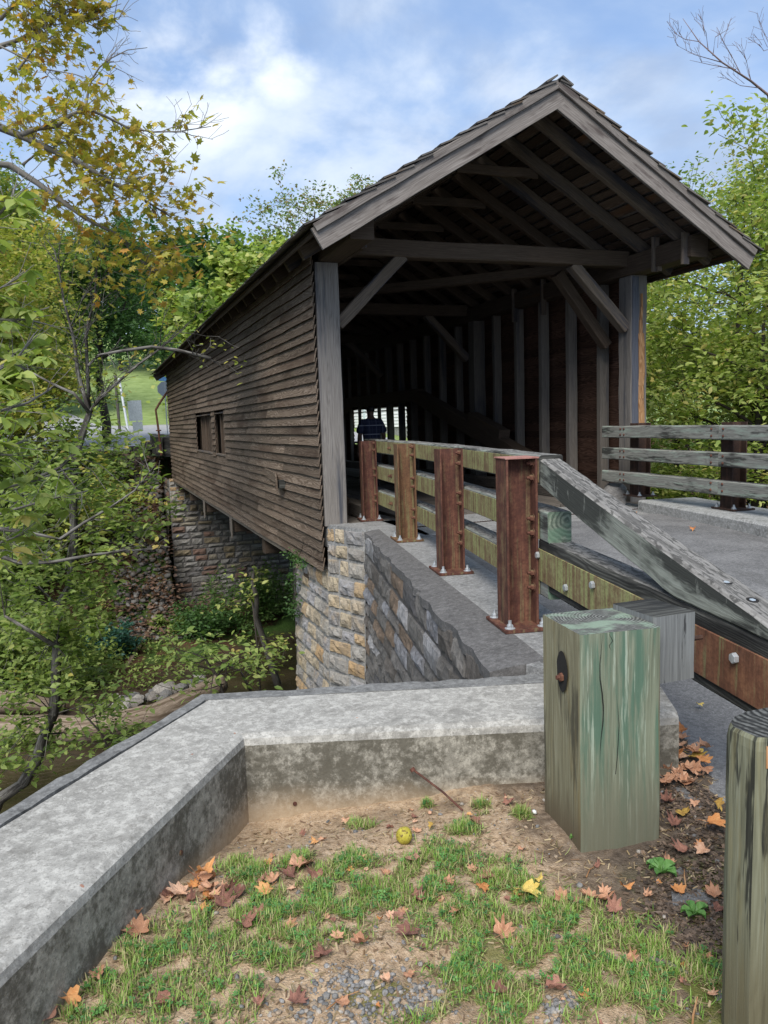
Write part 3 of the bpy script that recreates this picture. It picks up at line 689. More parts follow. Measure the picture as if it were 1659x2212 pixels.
def steel_post(parent, x, y, H, tdir, ndir, mat, zrails, side=1, cap=False, z=0., label=None, bolts=True, nutmat=None, arot=0.):
    global anchor0, bolt0
    p = empty("steel_post", (x, y, z)); p.parent = parent; p.matrix_parent_inverse = Matrix.Translation(parent.location).inverted()
    # the post itself is a mesh part: replace the empty by the mesh
    bpy.data.objects.remove(p)
    b = MB(); ibeam(b, tdir, ndir, H)
    if cap: b.beam(Vector((0, 0, H+.005)) - tdir*.105, Vector((0, 0, H+.005))+tdir*.105, .215, .009, c=.002, m=1)
    me = b.build("steel_post", [mat, K['cap']]); me.location = (x, y, z); me.parent = parent; me.matrix_parent_inverse = Matrix.Translation(parent.location).inverted()
    if label: me['label'] = label
    pl_ = MB()
    a = Vector((math.cos(arot), math.sin(arot), 0)); t2 = (tdir+a*0).normalized()
    pl_.beam(-t2*.19, t2*.19, .30, .020, c=.003); po = pl_.build("base_plate", mat); po.parent = me; po.location = (0, 0, .014); po.matrix_parent_inverse = Matrix.Identity(4)
    for s in (-1, 1):
        for q in (-1, 1):
            v = tdir*(.145*s)+ndir*(.105*q)
            if anchor0 is None:
                o = nb.build("anchor_bolt", K['galv']); anchor0 = o; o.parent = me; o.matrix_parent_inverse = Matrix.Identity(4); o.matrix_local = Matrix.Translation((v.x, v.y, .024))
            else: share(anchor0, me, Matrix.Translation((v.x, v.y, .024)) @ Matrix.Rotation(random.random(), 4, 'Z'))
    if bolts:
        for zr in zrails:
            for dz in (-.045, .045):
                # nut on the inside of the road-side flange, facing away from the road
                pos = ndir*(.10-.014-.001)+tdir*.055+Vector((0, 0, zr+dz))
                ax = -ndir; q = Vector((0, 0, 1)).rotation_difference(ax).to_matrix().to_4x4()
                if bolt0 is None:
                    bb = MB(); hexnut(bb, (0, 0, 0), (0, 0, 1), .019, .02, stud=.02); o = bb.build("bolt", K['rust']); bolt0 = o
                    o.parent = me; o.matrix_parent_inverse = Matrix.Identity(4); o.matrix_local = Matrix.Translation(pos) @ q
                else: share(bolt0, me, Matrix.Translation(pos) @ q)
    return me
ZR = [.975, .635, .295]
mats_ = [K['rust'], K['rust2'], K['rust'], K['rust']]
labs = ["reddish-brown steel post farthest along beside the timber post", "olive-brown rusty steel post with an open top", None, "nearest and tallest rusty steel post with a pinkish cap plate"]
for i, (x, y) in enumerate(PST):
    steel_post(gr, x, y, 1.055 if i < 3 else 1.05, T, NR, mats_[i], ZR, cap=(i == 3), label=labs[i])
# rails: steel plate on the post side, timber on the road side
dirs = [Vector((x, y, 0)) for x, y in PST]
far_end = dirs[0]+(dirs[0]-dirs[1]).normalized()*.75
pts = [far_end]+dirs
for j, z in enumerate(ZR):
    h = (.145, .16, .165)[j]
    def plate(b):
        for k in range(4):
            a, c_ = pts[k], pts[k+1]; e = .0 if k < 3 else .0
            aa = a+NR*.106; cc = c_+NR*.106
            if k == 3: cc = cc+T*.09
            b.beam(aa+Vector((0, 0, z)), cc+Vector((0, 0, z)), .009, h, c=.001, r=.5, m=0 if k >= 2 or k == 1 else 1)
    one("steel_rail", [K['lich'], K['rust']], gr, plate)
    def timb(b):
        for k in range(4):
            a, c_ = pts[k]+NR*(.112+.075), pts[k+1]+NR*(.112+.075)
            if k == 3: c_ = c_+T*(.10, .22, .22)[j]
            b.beam(a+Vector((0, 0, z+.004)), c_+Vector((0, 0, z+.004)), .148, h+.03, c=.01, segs=6, wob=.003, r=.4+.2*random.random(), msides=[0, 0, 1, 0], mend=2)
    one("timber_rail", [W['rail'], W['railtop'], W['endg'] if j else W['raildark']], gr, timb)
# small plate nuts at mid bays
for z in ZR: one("rail_bolt", K['rust'], gr, lambda b: hexnut(b, pts[1]*.55+pts[2]*.45+NR*.1+Vector((0, 0, z)), -NR, .019, .02, stud=.02))
# lower rail that continues to the wooden posts
def plane_pt(s, off, z):     # s metres from the nearest steel post toward the camera
    q = dirs[3]+T*s+NR*off; return Vector((q.x, q.y, z))
zl = lambda s: .40-.030*max(s, 0)
one("steel_rail", [K['lich'], K['plater']], gr, lambda b: (b.beam(plane_pt(.02, .108, zl(0)), plane_pt(1.55, .108, zl(1.55)), .010, .195, c=.001, m=0), b.beam(plane_pt(1.552, .108, zl(1.552)), plane_pt(3.6, .108, zl(3.6)), .010, .195, c=.001, m=1)))
one("timber_rail", [W['raildark'], W['railtop'], W['endg']], gr, lambda b: b.beam(plane_pt(.06, .115+.085, zl(0)), plane_pt(3.6, .115+.085, zl(3.6)), .165, .305, c=.012, segs=14, wob=.003, r=.35, msides=[0, 0, 1, 0]))
bl = None
for s, dz in ((.10, .06), (.52, -.045), (.86, .05), (2.05, .05), (2.55, -.05)): one("rail_bolt", K['galv'], gr, lambda b: hexnut(b, plane_pt(s, .103, zl(s)+dz), -NR, .021, .018, stud=0, washer=False))
# sloping terminal beam with two counterbored holes drawn as black discs
def ramp(b):
    a = plane_pt(.11, .205, .935); c_ = plane_pt(2.24, .205, .615)
    a = plane_pt(.08, .21, .925); c_ = plane_pt(2.26, .21, .57)
    b.beam(a, c_, .19, .205, c=.012, segs=16, wob=.003, r=.45, msides=[0, 0, 1, 0], mend=0)
# built as one shaped timber: the lower end is cut flat to lie on the rail below
def ramp2(b):
    prof_top = [(.06, 1.055), (.46, .955), (.93, .842), (1.41, .730), (1.81, .640), (2.17, .560), (2.25, .53)]
    prof_bot = [(.06, .885), (.12, .87), (.65, .735), (1.08, .632), (1.38, .565), (1.55, .515), (2.17, .488), (2.25, .485)]
    S_ = [.06+i*(2.21/26) for i in range(27)]
    f = lambda P, s: float(np.interp(s, [p[0] for p in P], [p[1] for p in P]))
    base = len(b.v); c = .012; o0, o1 = .118, .252; n = 8
    for s in S_:
        zt, zb = f(prof_top, s), f(prof_bot, s); 
        if zt-zb < .03: zt = zb+.03
        j = random.uniform(-.003, .003)
        for (o_, z) in ((o0+c, zb), (o1-c, zb), (o1, zb+c), (o1, zt-c), (o1-c, zt+j), (o0+c+random.uniform(0, .006), zt+j), (o0, zt-c), (o0, zb+c)): b.v.append(tuple(plane_pt(s, o_, z)))
    per = [0, .18, .19, .40, .41, .59, .60, .81, .82]
    for k in range(len(S_)-1):
        for i in range(n):
            j = (i+1) % n; A = base+k*n
            b.face([A+i, A+n+i, A+n+j, A+j], [(S_[k], per[i]), (S_[k+1], per[i]), (S_[k+1], per[i+1]), (S_[k], per[i+1])], .5, 1 if i in (3, 4, 5) else 0)
    b.face([base+i for i in range(n)], [(0, 0)]*n, .4, 0); e = base+(len(S_)-1)*n; b.face([e+i for i in range(n)][::-1], [(i*.02, 0) for i in range(n)], .4, 0)
rb = one("sloping_beam", [W['ramp'], W['railtop']], gr, ramp2)
for s in (1.86, 2.02):
    q = plane_pt(s, .185, float(np.interp(s, [1.41, 1.81, 2.17], [.730, .640, .560]))+.0015); nn = (Vector((0, 0, 1))+T*.2).normalized()
    one("bolt_hole_shade", K['gapblack'], rb, lambda b: b.tube([q-nn*.02, q+nn*.0008], .023, 16))  # black disc flush with the timber paints the shade down the hole
    one("bolt_hole_nut", K['galvd'], rb, lambda b: b.tube([q-nn*.02, q+nn*.0016-T*.0], .012, 6))
# wooden posts with blockouts
def wpost(x, y, rot, w, zt, mats, endm, lab, rseed, ch=.010):
    random.seed(rseed); ax = Vector((math.cos(rot), math.sin(rot), 0)); ay = Vector((-ax.y, ax.x, 0))
    c = Vector((x, y, 0))+ax*w/2+ay*w/2
    b = MB(); n = 4
    # ring order of beam(): bottom side = -up ; up = ay  -> sides: 0:-ay(front) 1:+ax 2:+ay 3:-ax
    b.beam(c+Vector((0, 0, -.75)), c+Vector((0, 0, zt)), w, w, up=ay, c=ch, segs=n, wob=.0045, r=.5, msides=[0, 1, 1, 1], mend=2)
    o = b.build("wooden_post", mats+[endm], gr); o['label'] = lab; return o, c, ax, ay
wp, c1, ax1, ay1 = wpost(1.487, 2.185, -.13, .305, .565, [W['copper'], W['olive']], W['end'], "square wooden post with a copper-green front beside the parapet", 3, .006)
def cracks(b, c, ax, ay, w, lst):
    for (fx, z0, z1, wd) in lst:
        pts_ = []; n = 9
        for i in range(n+1):
            t = i/n; pts_.append(c-ay*(w/2+.0006)+ax*(fx+.006*math.sin(t*9+fx*50)+random.uniform(-.0015, .0015))+Vector((0, 0, z0+(z1-z0)*t)))
        for i in range(n):
            ww0 = wd*math.sin(math.pi*min(.98, (i+.15)/n)); ww1 = wd*math.sin(math.pi*min(1, (i+1)/n))
            a, d = pts_[i], pts_[i+1]; b.poly([a-ax*ww0, a+ax*ww0, d+ax*ww1, d-ax*ww1])
for cr_ in [(-.075, .56, .10, .0022), (-.04, .563, .50, .0013), (-.015, .35, -.18, .0014)]: one("drying_crack", K['gapblack'], wp, lambda b: cracks(b, c1, ax1, ay1, .305, [cr_]))
hb = MB(); hc = c1-ax1*(.1575+.0012)+Vector((0, 0, .40))-ay1*.025
ringp = [hc+ay1*(.045*math.cos(a)*(1 if math.sin(a) > 0 else .9))+Vector((0, 0, .075*math.sin(a))) for a in [2*math.pi*i/20 for i in range(20)]]
hb.poly([p for p in ringp]); hb.build("bolt_recess_shade", K['gapblack'], wp)  # flat black ellipse on the face, recess shade put into its colour
one("bolt", K['rust'], wp, lambda b: (hexnut(b, hc+ax1*.006+Vector((0, 0, -.02)), -ax1, .016, .014, stud=.014)))
blk = one("blockout", [W['grey'], W['raildark']], gr, lambda b: b.beam((1.895, 2.32, .34), (1.895, 2.32, .585), .185, .24, up=(0, 1, 0), c=.008, segs=4, wob=.002, r=.5, mend=1))
one("tie_bolt", K['dark'], gr, lambda b: b.tube([(1.95, 2.33, .44), (2.13, 2.33, .44)], .01, 8))
OUT = [(1.345, 1.30), (1.37, 1.288), (1.64, 1.275), (1.66, 1.29), (1.665, 1.42), (1.65, 1.435), (1.45, 1.44), (1.40, 1.425), (1.36, 1.40), (1.345, 1.375)]
def post2(b):
    n = len(OUT); zz_ = list(np.linspace(-.5, .535, 16))+[.556, .565]; base = len(b.v); cx_ = sum(p[0] for p in OUT)/n; cy_ = sum(p[1] for p in OUT)/n
    for z in zz_:
        k = 1 if z < .54 else (.975 if z < .56 else .93)
        for (x, y) in OUT: b.v.append((cx_+(x-cx_)*k+random.uniform(-.001, .001), cy_+(y-cy_)*k+random.uniform(-.001, .001), z))
    per = [0]
    for i in range(n): per.append(per[-1]+math.dist(OUT[i], OUT[(i+1) % n]))
    for k in range(len(zz_)-1):
        for i in range(n):
            A = base+k*n; j = (i+1) % n; b.face([A+i, A+j, A+n+j, A+n+i], [(zz_[k], per[i]), (zz_[k], per[i+1]), (zz_[k+1], per[i+1]), (zz_[k+1], per[i])], .5, 0)
    e = base+(len(zz_)-1)*n; b.face([e+i for i in range(n)], [(OUT[i][0]-1.68, OUT[i][1]-1.33) for i in range(n)], .5, 1)
random.seed(5)
wp2 = one("wooden_post", [W['mossy'], W['end2']], gr, post2); wp2['label'] = "striped black and olive wooden post at the right edge"
hc = Vector((1.455, 1.2825, .44)); fx = Vector((1, -.05, 0)).normalized(); fn = Vector((-.05, -1, 0)).normalized()
hb = MB(); hb.poly([hc+fn*.002+fx*(.040*math.cos(a)+.012*math.sin(a))+Vector((0, 0, .085*math.sin(a))) for a in [2*math.pi*i/20 for i in range(20)]]); hb.build("bolt_recess_shade", K['gapblack'], wp2)  # black oval laid on the uncut face paints the recess shade
one("bolt", K['rust'], wp2, lambda b: hexnut(b, hc+fn*.003, fn, .02, .016, stud=.035))
one("raw_chip", W['orange'], wp2, lambda b: b.beam(Vector((1.44, 1.284, .497)), Vector((1.44, 1.284, .548)), .15, .004, up=fn, c=.001, r=.6))
one("blockout", [W['grey'], W['raildark']], gr, lambda b: b.beam((1.74, 1.38, .34), (1.74, 1.38, .54), .14, .2, up=(0, 1, 0), c=.008, segs=3, r=.5, mend=1))
random.seed(11)
# ================================================================ right guardrail on its kerb
g2 = empty("guardrail", (6.9, 8, .15), "weathered timber guardrail with three boards on dark steel posts along the right kerb", "guardrail")
Q1, Q2 = Vector((7.13, 9.02, .15)), Vector((6.97, 7.15, .15)); T2 = (Q2-Q1).normalized(); N2 = Vector((T2.y, -T2.x, 0)); N2 = N2 if N2.x < 0 else -N2
QP = [Q1, Q2, Q2+T2*1.9, Q2+T2*3.8]
for q in QP: steel_post(g2, q.x, q.y, 1.02, T2, N2, K['dark'], ZR, z=.15, bolts=False)
for j, z in enumerate((1.055, .745, .425)):
    st = Q1-T2*.62; ed = Q2+T2*.02
    for (a, c_, r_) in ((st, ed, .6), (ed+T2*.006, QP[3]+T2*.3, .3)):
        zz = Vector((0, 0, z-.15+(.0, .0, -.01)[j]))
        tr = one("timber_rail", [W['rail'], W['railtop']], g2, lambda b: b.beam(a+N2*(.10+.065)+zz+Vector((0, 0, .0)), c_+N2*(.10+.065)+zz-Vector((0, 0, (.0, .02, .03)[j]*0)), .13, .165, c=.012, segs=10, wob=.004, r=r_, msides=[0, 0, 1, 0]))
    for k, q in enumerate(QP[:2]):
        for s in ((-.045, .045) if k == 0 else (-.10, .10)):
            for dz in (-.04, .04):
                c0 = q+N2*(.10+.131)+T2*(s+(0 if k else -.09))+Vector((0, 0, z-.15+dz)); one("dome_bolt", K['rust'], g2, lambda b: b.tube([c0, c0+N2*.008, c0+N2*.013], [.016, .014, .006], 10))
kb = MB(); kt = .15
kin = [(6.78, 8.62), (6.60, 7.6), (6.30, 6.0), (5.9, 3.6), (5.6, 1.8)]
prev = None
for i in range(len(kin)-1):
    a, c_ = Vector((*kin[i], 0)), Vector((*kin[i+1], 0)); d = (c_-a).normalized(); n = Vector((-d.y, d.x, 0)); n = n if n.x > 0 else -n
    L = (c_-a).length; cuts = np.linspace(0, L, max(2, int(L/1.6)+1))
    for k in range(len(cuts)-1):
        p, q = a+d*(cuts[k]+.004), a+d*(cuts[k+1]-.004)
        kb.beam(p+n*.42+Vector((0, 0, kt-.2)), q+n*.42+Vector((0, 0, kt-.2)), .84, .40, c=.022, segs=6, wob=.0015)
tag(kb.build("concrete_kerb", C['curb']), "raised concrete kerb carrying the right guardrail beside the asphalt", "kerb")
rk = MB(); rk.beam((6.95, 9.35, .12), (7.25, 9.75, .14), .3, .3, c=.06, segs=4, wob=.02)
tag(rk.build("kerb_stone", C['rock']), "rounded dark stone lying where the right kerb meets the bridge wall", "stone")
# ================================================================ far end: red pipe rail, timber blocks, signs
fg = empty("guardrail", (2.4, 33, .4), "dark stub end of the far guardrail with a bent red pipe above it", "guardrail")
for i, (x, y, z0, z1, w) in enumerate(((2.30, 31.0, .05, 1.22, .26), (2.62, 31.2, .0, 1.20, .28), (2.86, 31.1, -.05, 1.18, .2))):
    one("timber_rail", W['raildark'], fg, lambda b: b.beam((x, y+2.5, (z0+z1)/2+.12), (x+.02, y, (z0+z1)/2), w, (z1-z0)*.62, c=.02, r=.3+.2*i))
one("timber_block", W['raildark'], fg, lambda b: b.beam((1.88, 33.3, .60), (2.3, 33.1, .66), .5, .42, c=.03, r=.5))
one("timber_block", W['raildark'], fg, lambda b: b.beam((1.42, 34.2, .50), (2.0, 34.0, .50), .4, .26, c=.05, r=.3))
one("bent_pipe", K['rust'], fg, lambda b: (b.tube([(2.38, 31.0, .3), (2.33, 31.0, 1.3), (2.28, 31.0, 2.02), (2.42, 31.0, 2.25), (2.68, 31.0, 2.60), (2.9, 31.0, 2.9)], .042, 8), b.tube([(2.335, 31.0, 1.22), (2.335, 31.0, 1.27)], .1, 10)))
sg = empty("road_sign", (2.0, 37.5, .35), "blank grey back of a rectangular road sign with a smaller plate below", "sign")
one("sign_post", K['galv'], sg, lambda b: b.tube([(1.98, 37.5, .2), (1.86, 37.5, 2.62)], .035, 6))
one("sign_plate", K['galvd'], sg, lambda b: b.beam((1.86, 37.46, 1.70), (1.84, 37.46, 2.62), .60, .012, up=(0, 1, 0), c=.002))
one("lower_plate", K['galvd'], sg, lambda b: b.beam((1.93, 37.45, 1.24), (1.91, 37.45, 1.66), .44, .012, up=(0, 1, 0), c=.002))
ss = empty("stop_sign", (3.9, 45, 1), "grey octagonal back of a stop sign on a thin post under a blue street sign", "sign")
P0 = aty(356, 840, 45)
one("sign_post", K['galv'], ss, lambda b: b.tube([(P0.x, 45.02, .6), (P0.x, 45.02, P0.z+.5)], .03, 6))
def octo(b):
    pts_ = [(P0.x+.42*math.cos(math.pi/8+i*math.pi/4), 45.0, P0.z+.42*math.sin(math.pi/8+i*math.pi/4)) for i in range(8)]
    p2 = [(x, y+.01, z) for x, y, z in pts_]; b.poly(pts_); b.poly(p2[::-1])
    for i in range(8): j = (i+1) % 8; b.poly([pts_[i], pts_[j], p2[j], p2[i]])
one("sign_plate", plain('sign_back_grey', (.30, .33, .36)), ss, octo)
one("street_name_sign", plain('blue_sign_sheet', (.16, .36, .62)), ss, lambda b: b.beam((P0.x-.30, 45.0, P0.z+.56), (P0.x+.2, 45.0, P0.z+.52), .02, .24, c=.002))
wpole = empty("marker_post", (1.6, 52, 1), "short white marker post beside a brown pole at the foot of the lawn", "post")
Pq = aty(263, 850, 50)
one("white_post", plain('white_paint', (.7, .72, .75)), wpole, lambda b: b.tube([(Pq.x+.25, 50, 1.0), (Pq.x-.1, 50, Pq.z+.9)], .07, 6))
one("brown_pole", W['bark'], wpole, lambda b: b.tube([(Pq.x-.25, 50.3, 1.0), (Pq.x-.3, 50.3, Pq.z+1.1)], .09, 6))
# white clapboard house seen through the far windows
hs = empty("white_house", (18, 38, 1), "white clapboard house glimpsed through the slats inside the bridge", "house")
def clap(b):
    z = 1.02; k = 0
    while z < 4.4:
        b.poly([(15.0, 28, z), (15.0, 52, z), (15.04, 52, z+.17), (15.04, 28, z+.17)], r=random.random()); b.poly([(15.0, 28, z), (15.04, 28, z), (15.04, 52, z), (15.0, 52, z)]); z += .17
t = NT('white_clapboard_paint'); hm = t.fin(t.mix(t.noise(t.obj(), 2, 3), (.74, .76, .72), (.82, .83, .80)), .6)
one("wall", hm, hs, clap)
one("foundation", C['curb'], hs, lambda b: b.box((15.05, 28.1, .2), (22, 51.9, 1.02)))
one("wall", hm, hs, lambda b: b.box((15.06, 28.02, 1.03), (22, 51.98, 4.4)))
one("corner_board", plain('pale_trim', (.62, .72, .70)), hs, lambda b: b.box((14.97, 43.6, 1.0), (15.0, 44.0, 4.4)))
def rfh(b):
    b.poly([(14.6, 27.7, 4.38), (18.5, 27.7, 6.0), (18.5, 52.3, 6.0), (14.6, 52.3, 4.38)]); b.poly([(22.4, 27.7, 4.38), (22.4, 52.3, 4.38), (18.5, 52.3, 6.0), (18.5, 27.7, 6.0)])
    b.poly([(15.06, 28.02, 4.4), (22, 28.02, 4.4), (18.5, 28.02, 5.9)])
one("house_roof", W['shingle'], hs, rfh)
# ================================================================ person
def skin(name, pts, edges, mat, parent=None, sub=2, root=0):
    me = bpy.data.meshes.new(name); me.from_pydata([p[:3] for p in pts], edges, []); me.materials.append(mat)
    o = bpy.data.objects.new(name, me); COL.objects.link(o)
    bmod = o.modifiers.new("Skin", 'SKIN'); bmod.use_smooth_shade = True
    sv = me.skin_vertices[0].data if me.skin_vertices else None
    if sv is None:
        bm = bmesh.new(); bm.from_mesh(me); bm.verts.layers.skin.verify(); bm.to_mesh(me); bm.free(); sv = me.skin_vertices[0].data
    for i, p in enumerate(pts):
        r = p[3]; sv[i].radius = r if isinstance(r, tuple) else (r, r)
        sv[i].use_root = (i == root)
    sm = o.modifiers.new("Subsurf", 'SUBSURF'); sm.levels = sub; sm.render_levels = sub
    dg = bpy.context.evaluated_depsgraph_get(); ev = o.evaluated_get(dg); m2 = bpy.data.meshes.new_from_object(ev)
    o.modifiers.clear(); o.data = m2; m2.materials.clear(); m2.materials.append(mat)
    adopt(o, parent); return o
skinm = plain('brown_skin', (.10, .055, .035), .55)
px, py, pz = 4.92, 14.0, -.02
def body():
    P_ = []; E_ = []
    def v(x, y, z, r, p=None):
        P_.append((px+x, py+y, pz+z, r)); i = len(P_)-1
        if p is not None: E_.append((p, i))
        return i
    pel = v(0, 0, .90, (.15, .11)); ab = v(0, .01, 1.06, (.145, .11), pel); ch = v(0, .01, 1.22, (.17, .115), ab); nk0 = v(0, 0, 1.34, (.10, .08), ch); nk = v(0, .01, 1.41, .053, nk0)
    h1 = v(0, .025, 1.47, (.065, .075), nk); h2 = v(0, .03, 1.54, (.078, .095), h1); v(0, .025, 1.605, (.055, .07), h2)
    for s in (-1, 1):
        sh = v(.155*s, 0, 1.32, .062, nk0); el = v(.245*s, -.02, 1.07, .043, sh); wr = v(.25*s, .06, .83, .026, el); pm = v(.25*s, .075, .77, (.036, .02), wr); kn = v(.25*s, .085, .73, (.036, .016), pm)
        for k, (dx, L) in enumerate(((-.028, .055), (-.010, .066), (.010, .062), (.028, .05))):
            a = v((.25)*s, .09+dx, .705, .0085, kn); b_ = v(.247*s, .092+dx*1.1, .705-L*.6, .008, a); v(.238*s, .092+dx*1.1, .705-L, .007, b_)
        th = v(.235*s, .115, .755, .010, pm); v(.225*s, .13, .72, .009, th)
        hp = v(.085*s, 0, .84, .088, pel); kn2 = v(.095*s, .01+.06*s, .46, .055, hp); an = v(.10*s, -.02+.12*s, .09, .037, kn2); he = v(.10*s, .01+.12*s, .045, .04, an); v(.11*s, .13+.12*s, .035, .033, he)
    return P_, E_
random.seed(3)
BP, BE = body()
pers = skin("person", BP, BE, skinm, None, 2)
tag(pers, "person walking away inside the bridge in a dark blue plaid short-sleeved shirt", "person")
def plaid():
    t = NT('dark_blue_plaid_cloth'); o = t.obj(); x, y, z = t.sep(o)
    def band(c, f, w): return t.step(t.ma('ABSOLUTE', t.ma('SINE', t.ma('MULTIPLY', c, f))), 1-w, 1-w*.5)
    c = (.020, .024, .050)
    a = t.mix(t.ma('MULTIPLY', band(x, 42, .08), .7), c, (.04, .045, .09)); a = t.mix(t.ma('MULTIPLY', band(z, 42, .08), .6), a, (.045, .05, .09))
    a = t.mix(t.ma('MULTIPLY', band(z, 19, .01), .8), a, (.36, .38, .44)); a = t.mix(t.ma('MULTIPLY', band(x, 23, .012), .35), a, (.15, .17, .24))
    return t.fin(a, .9)
sp = [(px, py, pz+.86, (.17, .135)), (px, py, pz+1.02, (.178, .14)), (px, py+.0, pz+1.2, (.205, .14)), (px, py, pz+1.34, (.125, .095)), (px, py+.005, pz+1.39, (.07, .068))]
se = [(0, 1), (1, 2), (2, 3), (3, 4)]
for s in (-1, 1):
    n0 = len(sp); sp += [(px+.165*s, py, pz+1.315, .083), (px+.225*s, py-.01, pz+1.19, .078), (px+.25*s, py-.015, pz+1.10, .076)]; se += [(3, n0), (n0, n0+1), (n0+1, n0+2)]
skin("shirt", sp, se, plaid(), pers, 2)
tp = [(px, py, pz+.95, (.165, .13)), (px, py, pz+.86, (.165, .13))]; te = [(0, 1)]
for s in (-1, 1):
    n0 = len(tp); tp += [(px+.088*s, py, pz+.80, .105), (px+.095*s, py+.01+.06*s, pz+.46, .078), (px+.10*s, py-.02+.12*s, pz+.09, .062)]; te += [(1, n0), (n0, n0+1), (n0+1, n0+2)]
skin("trousers", tp, te, plain('dark_trousers', (.02, .02, .028), .9), pers, 2)
hair = MB()
skin("hair", [(px, py+.01, pz+1.50, (.074, .082)), (px, py+.012, pz+1.56, (.088, .106)), (px, py+.012, pz+1.605, (.075, .092)), (px, py+.01, pz+1.635, (.035, .045))], [(0, 1), (1, 2), (2, 3)], plain('black_hair', (.008, .007, .006), .6), pers, 2)
# ================================================================ terrain
random.seed(21)
def sst(x, a, b): t = np.clip((x-a)/(b-a), 0, 1); return t*t*(3-2*t)
def fbm(x, y, s=1.0, o=4, seed=0):
    v = np.zeros_like(x, dtype=float); a = 1
    for k in range(o):
        f = s*2**k; v += a*(np.sin(x*f*1.3+y*f*.7+seed+k*1.7)*np.cos(y*f*1.1-x*f*.6+seed*2+k*2.3)); a *= .5
    return v
def hterr(x, y):
    x = np.asarray(x, float); y = np.asarray(y, float)
    yn = np.where(x < -.4, 2.4+(x+.4)*1.474, np.where(x < 1.9, 3.25, np.where(x < 3.1, 3.3+(x-1.9)*4.5, np.where(x < 7.5, 9.7, 9.0))))
    d = y-yn
    rightside = sst(x, 7.2, 7.9)
    plate = -.32-.25*sst(x, 7.0, 8.2)
    steep = np.where(d < 0, plate, -5.0-.10*d)
    gentle = np.where(d < 0, plate, plate-.42*d)
    near = np.where(d < .0, plate, steep*(1-rightside)+gentle*rightside)
    near = np.maximum(near, -6.5)
    ys = np.where(x < 1.5, 21.6, np.where(x < 5, 21.6+(x-1.5)*1.2, 25.8))
    ys = ys+.35*np.sin(x*1.1)
    far = -6.5+.6*sst(y, ys-.6, ys+.3)+.35*sst(y, ys, 26)
    top = .22+(np.clip(y, 33.5, 58)-33.5)*.055
    xb = sst(x, 2.2, 2.6)*(1-sst(x, 8.0, 8.6))
    far = far+(top+5.55)*sst(y, 25.6+xb*4.6, 33.6+xb*0)*1.0
    far = np.where(y > 33.6, top, far)
    hill = np.clip(y-58, 0, 60)*.14+np.clip(y-70, 0, 60)*.10
    wl = sst(-x, 6, 25); far = far+hill+ wl*np.clip(y-30, 0, 40)*.10*0 + sst(x, 12, 30)*np.clip(y-30, 0, 30)*.06
    h = np.where(y < 15.5, near, np.where(y > ys-.6, far, -6.5))
    h = np.where((y >= 13) & (y <= 16) , np.minimum(h, near*(1-sst(y, 13, 16))+-6.5*sst(y, 13, 16)), h)
    rg = (y > 24) & (y < 34)
    h = h + np.where(rg, .10, .03)*fbm(x, y, 1.1)*np.where((y < 12) & (x > -1) & (x < 8), 0, 1)
    return h
def grid(name, xs, ys, fz, mat, mats=None):
    X, Y = np.meshgrid(xs, ys); Z = fz(X, Y); nx, ny = len(xs), len(ys)
    V = np.stack([X, Y, Z], -1).reshape(-1, 3)
    i = np.arange(nx-1)[None]+np.arange(ny-1)[:, None]*nx; i = i.reshape(-1)
    F = np.stack([i, i+1, i+nx+1, i+nx], 1)
    me = bpy.data.meshes.new(name); me.vertices.add(len(V)); me.vertices.foreach_set('co', V.reshape(-1).astype(np.float32))
    me.loops.add(F.size); me.loops.foreach_set('vertex_index', F.reshape(-1).astype(np.int32)); me.polygons.add(len(F)); me.polygons.foreach_set('loop_start', np.arange(0, F.size, 4, dtype=np.int32))
    me.polygons.foreach_set('use_smooth', np.ones(len(F), dtype=bool)); me.update(calc_edges=True); me.validate()
    me.materials.append(mat); o = bpy.data.objects.new(name, me); COL.objects.link(o); return o
t = NT('wooded_bank_soil'); o = t.obj(); x_, y_, z_ = t.sep(o)
n1 = t.noise(o, .9, 6, .65); n2 = t.noise(o, 7, 6, .7); n3 = t.noise(o, 30, 5, .7)
lit = t.ramp(n2, [(.3, (.045, .026, .016)), (.5, (.095, .05, .03)), (.66, (.15, .085, .05)), (.8, (.10, .09, .08))])
lit = t.mix(t.step(n3, .45, .65, 0, .6), lit, (.035, .022, .015))
grn = t.ramp(n3, [(.3, (.025, .05, .012)), (.7, (.075, .13, .03))])
c = t.mix(t.step(n1, .44, .56), lit, grn)
lawn = t.ramp(t.noise(o, 1.2, 6, .65), [(.3, (.17, .235, .075)), (.7, (.29, .37, .14))])
c = t.mix(t.step(t.ma('ADD', z_, t.ma('MULTIPLY', n1, .8)), .45, .75), c, lawn)
wet = t.step(z_, -5.95, -5.65, 1, 0); c = t.mix(wet, c, (.05, .036, .025))
MT = t.fin(c, .95, t.ma('ADD', n2, n3), .8, .06, .1)
xs = np.unique(np.round(np.concatenate([np.arange(-70, -14, 2.), np.arange(-14, 18, .3), np.arange(18, 90, 2.5)]), 3))
ys_ = np.unique(np.round(np.concatenate([np.arange(-12, 0, 1.5), np.arange(0, 40, .3), np.arange(40, 75, .8), np.arange(75, 200, 4.)]), 3))
ter = grid("terrain", xs, ys_, lambda X, Y: hterr(X, Y)-.02*((X > -1.2) & (X < 8) & (Y < 10)), MT); tag(ter, kind='structure')
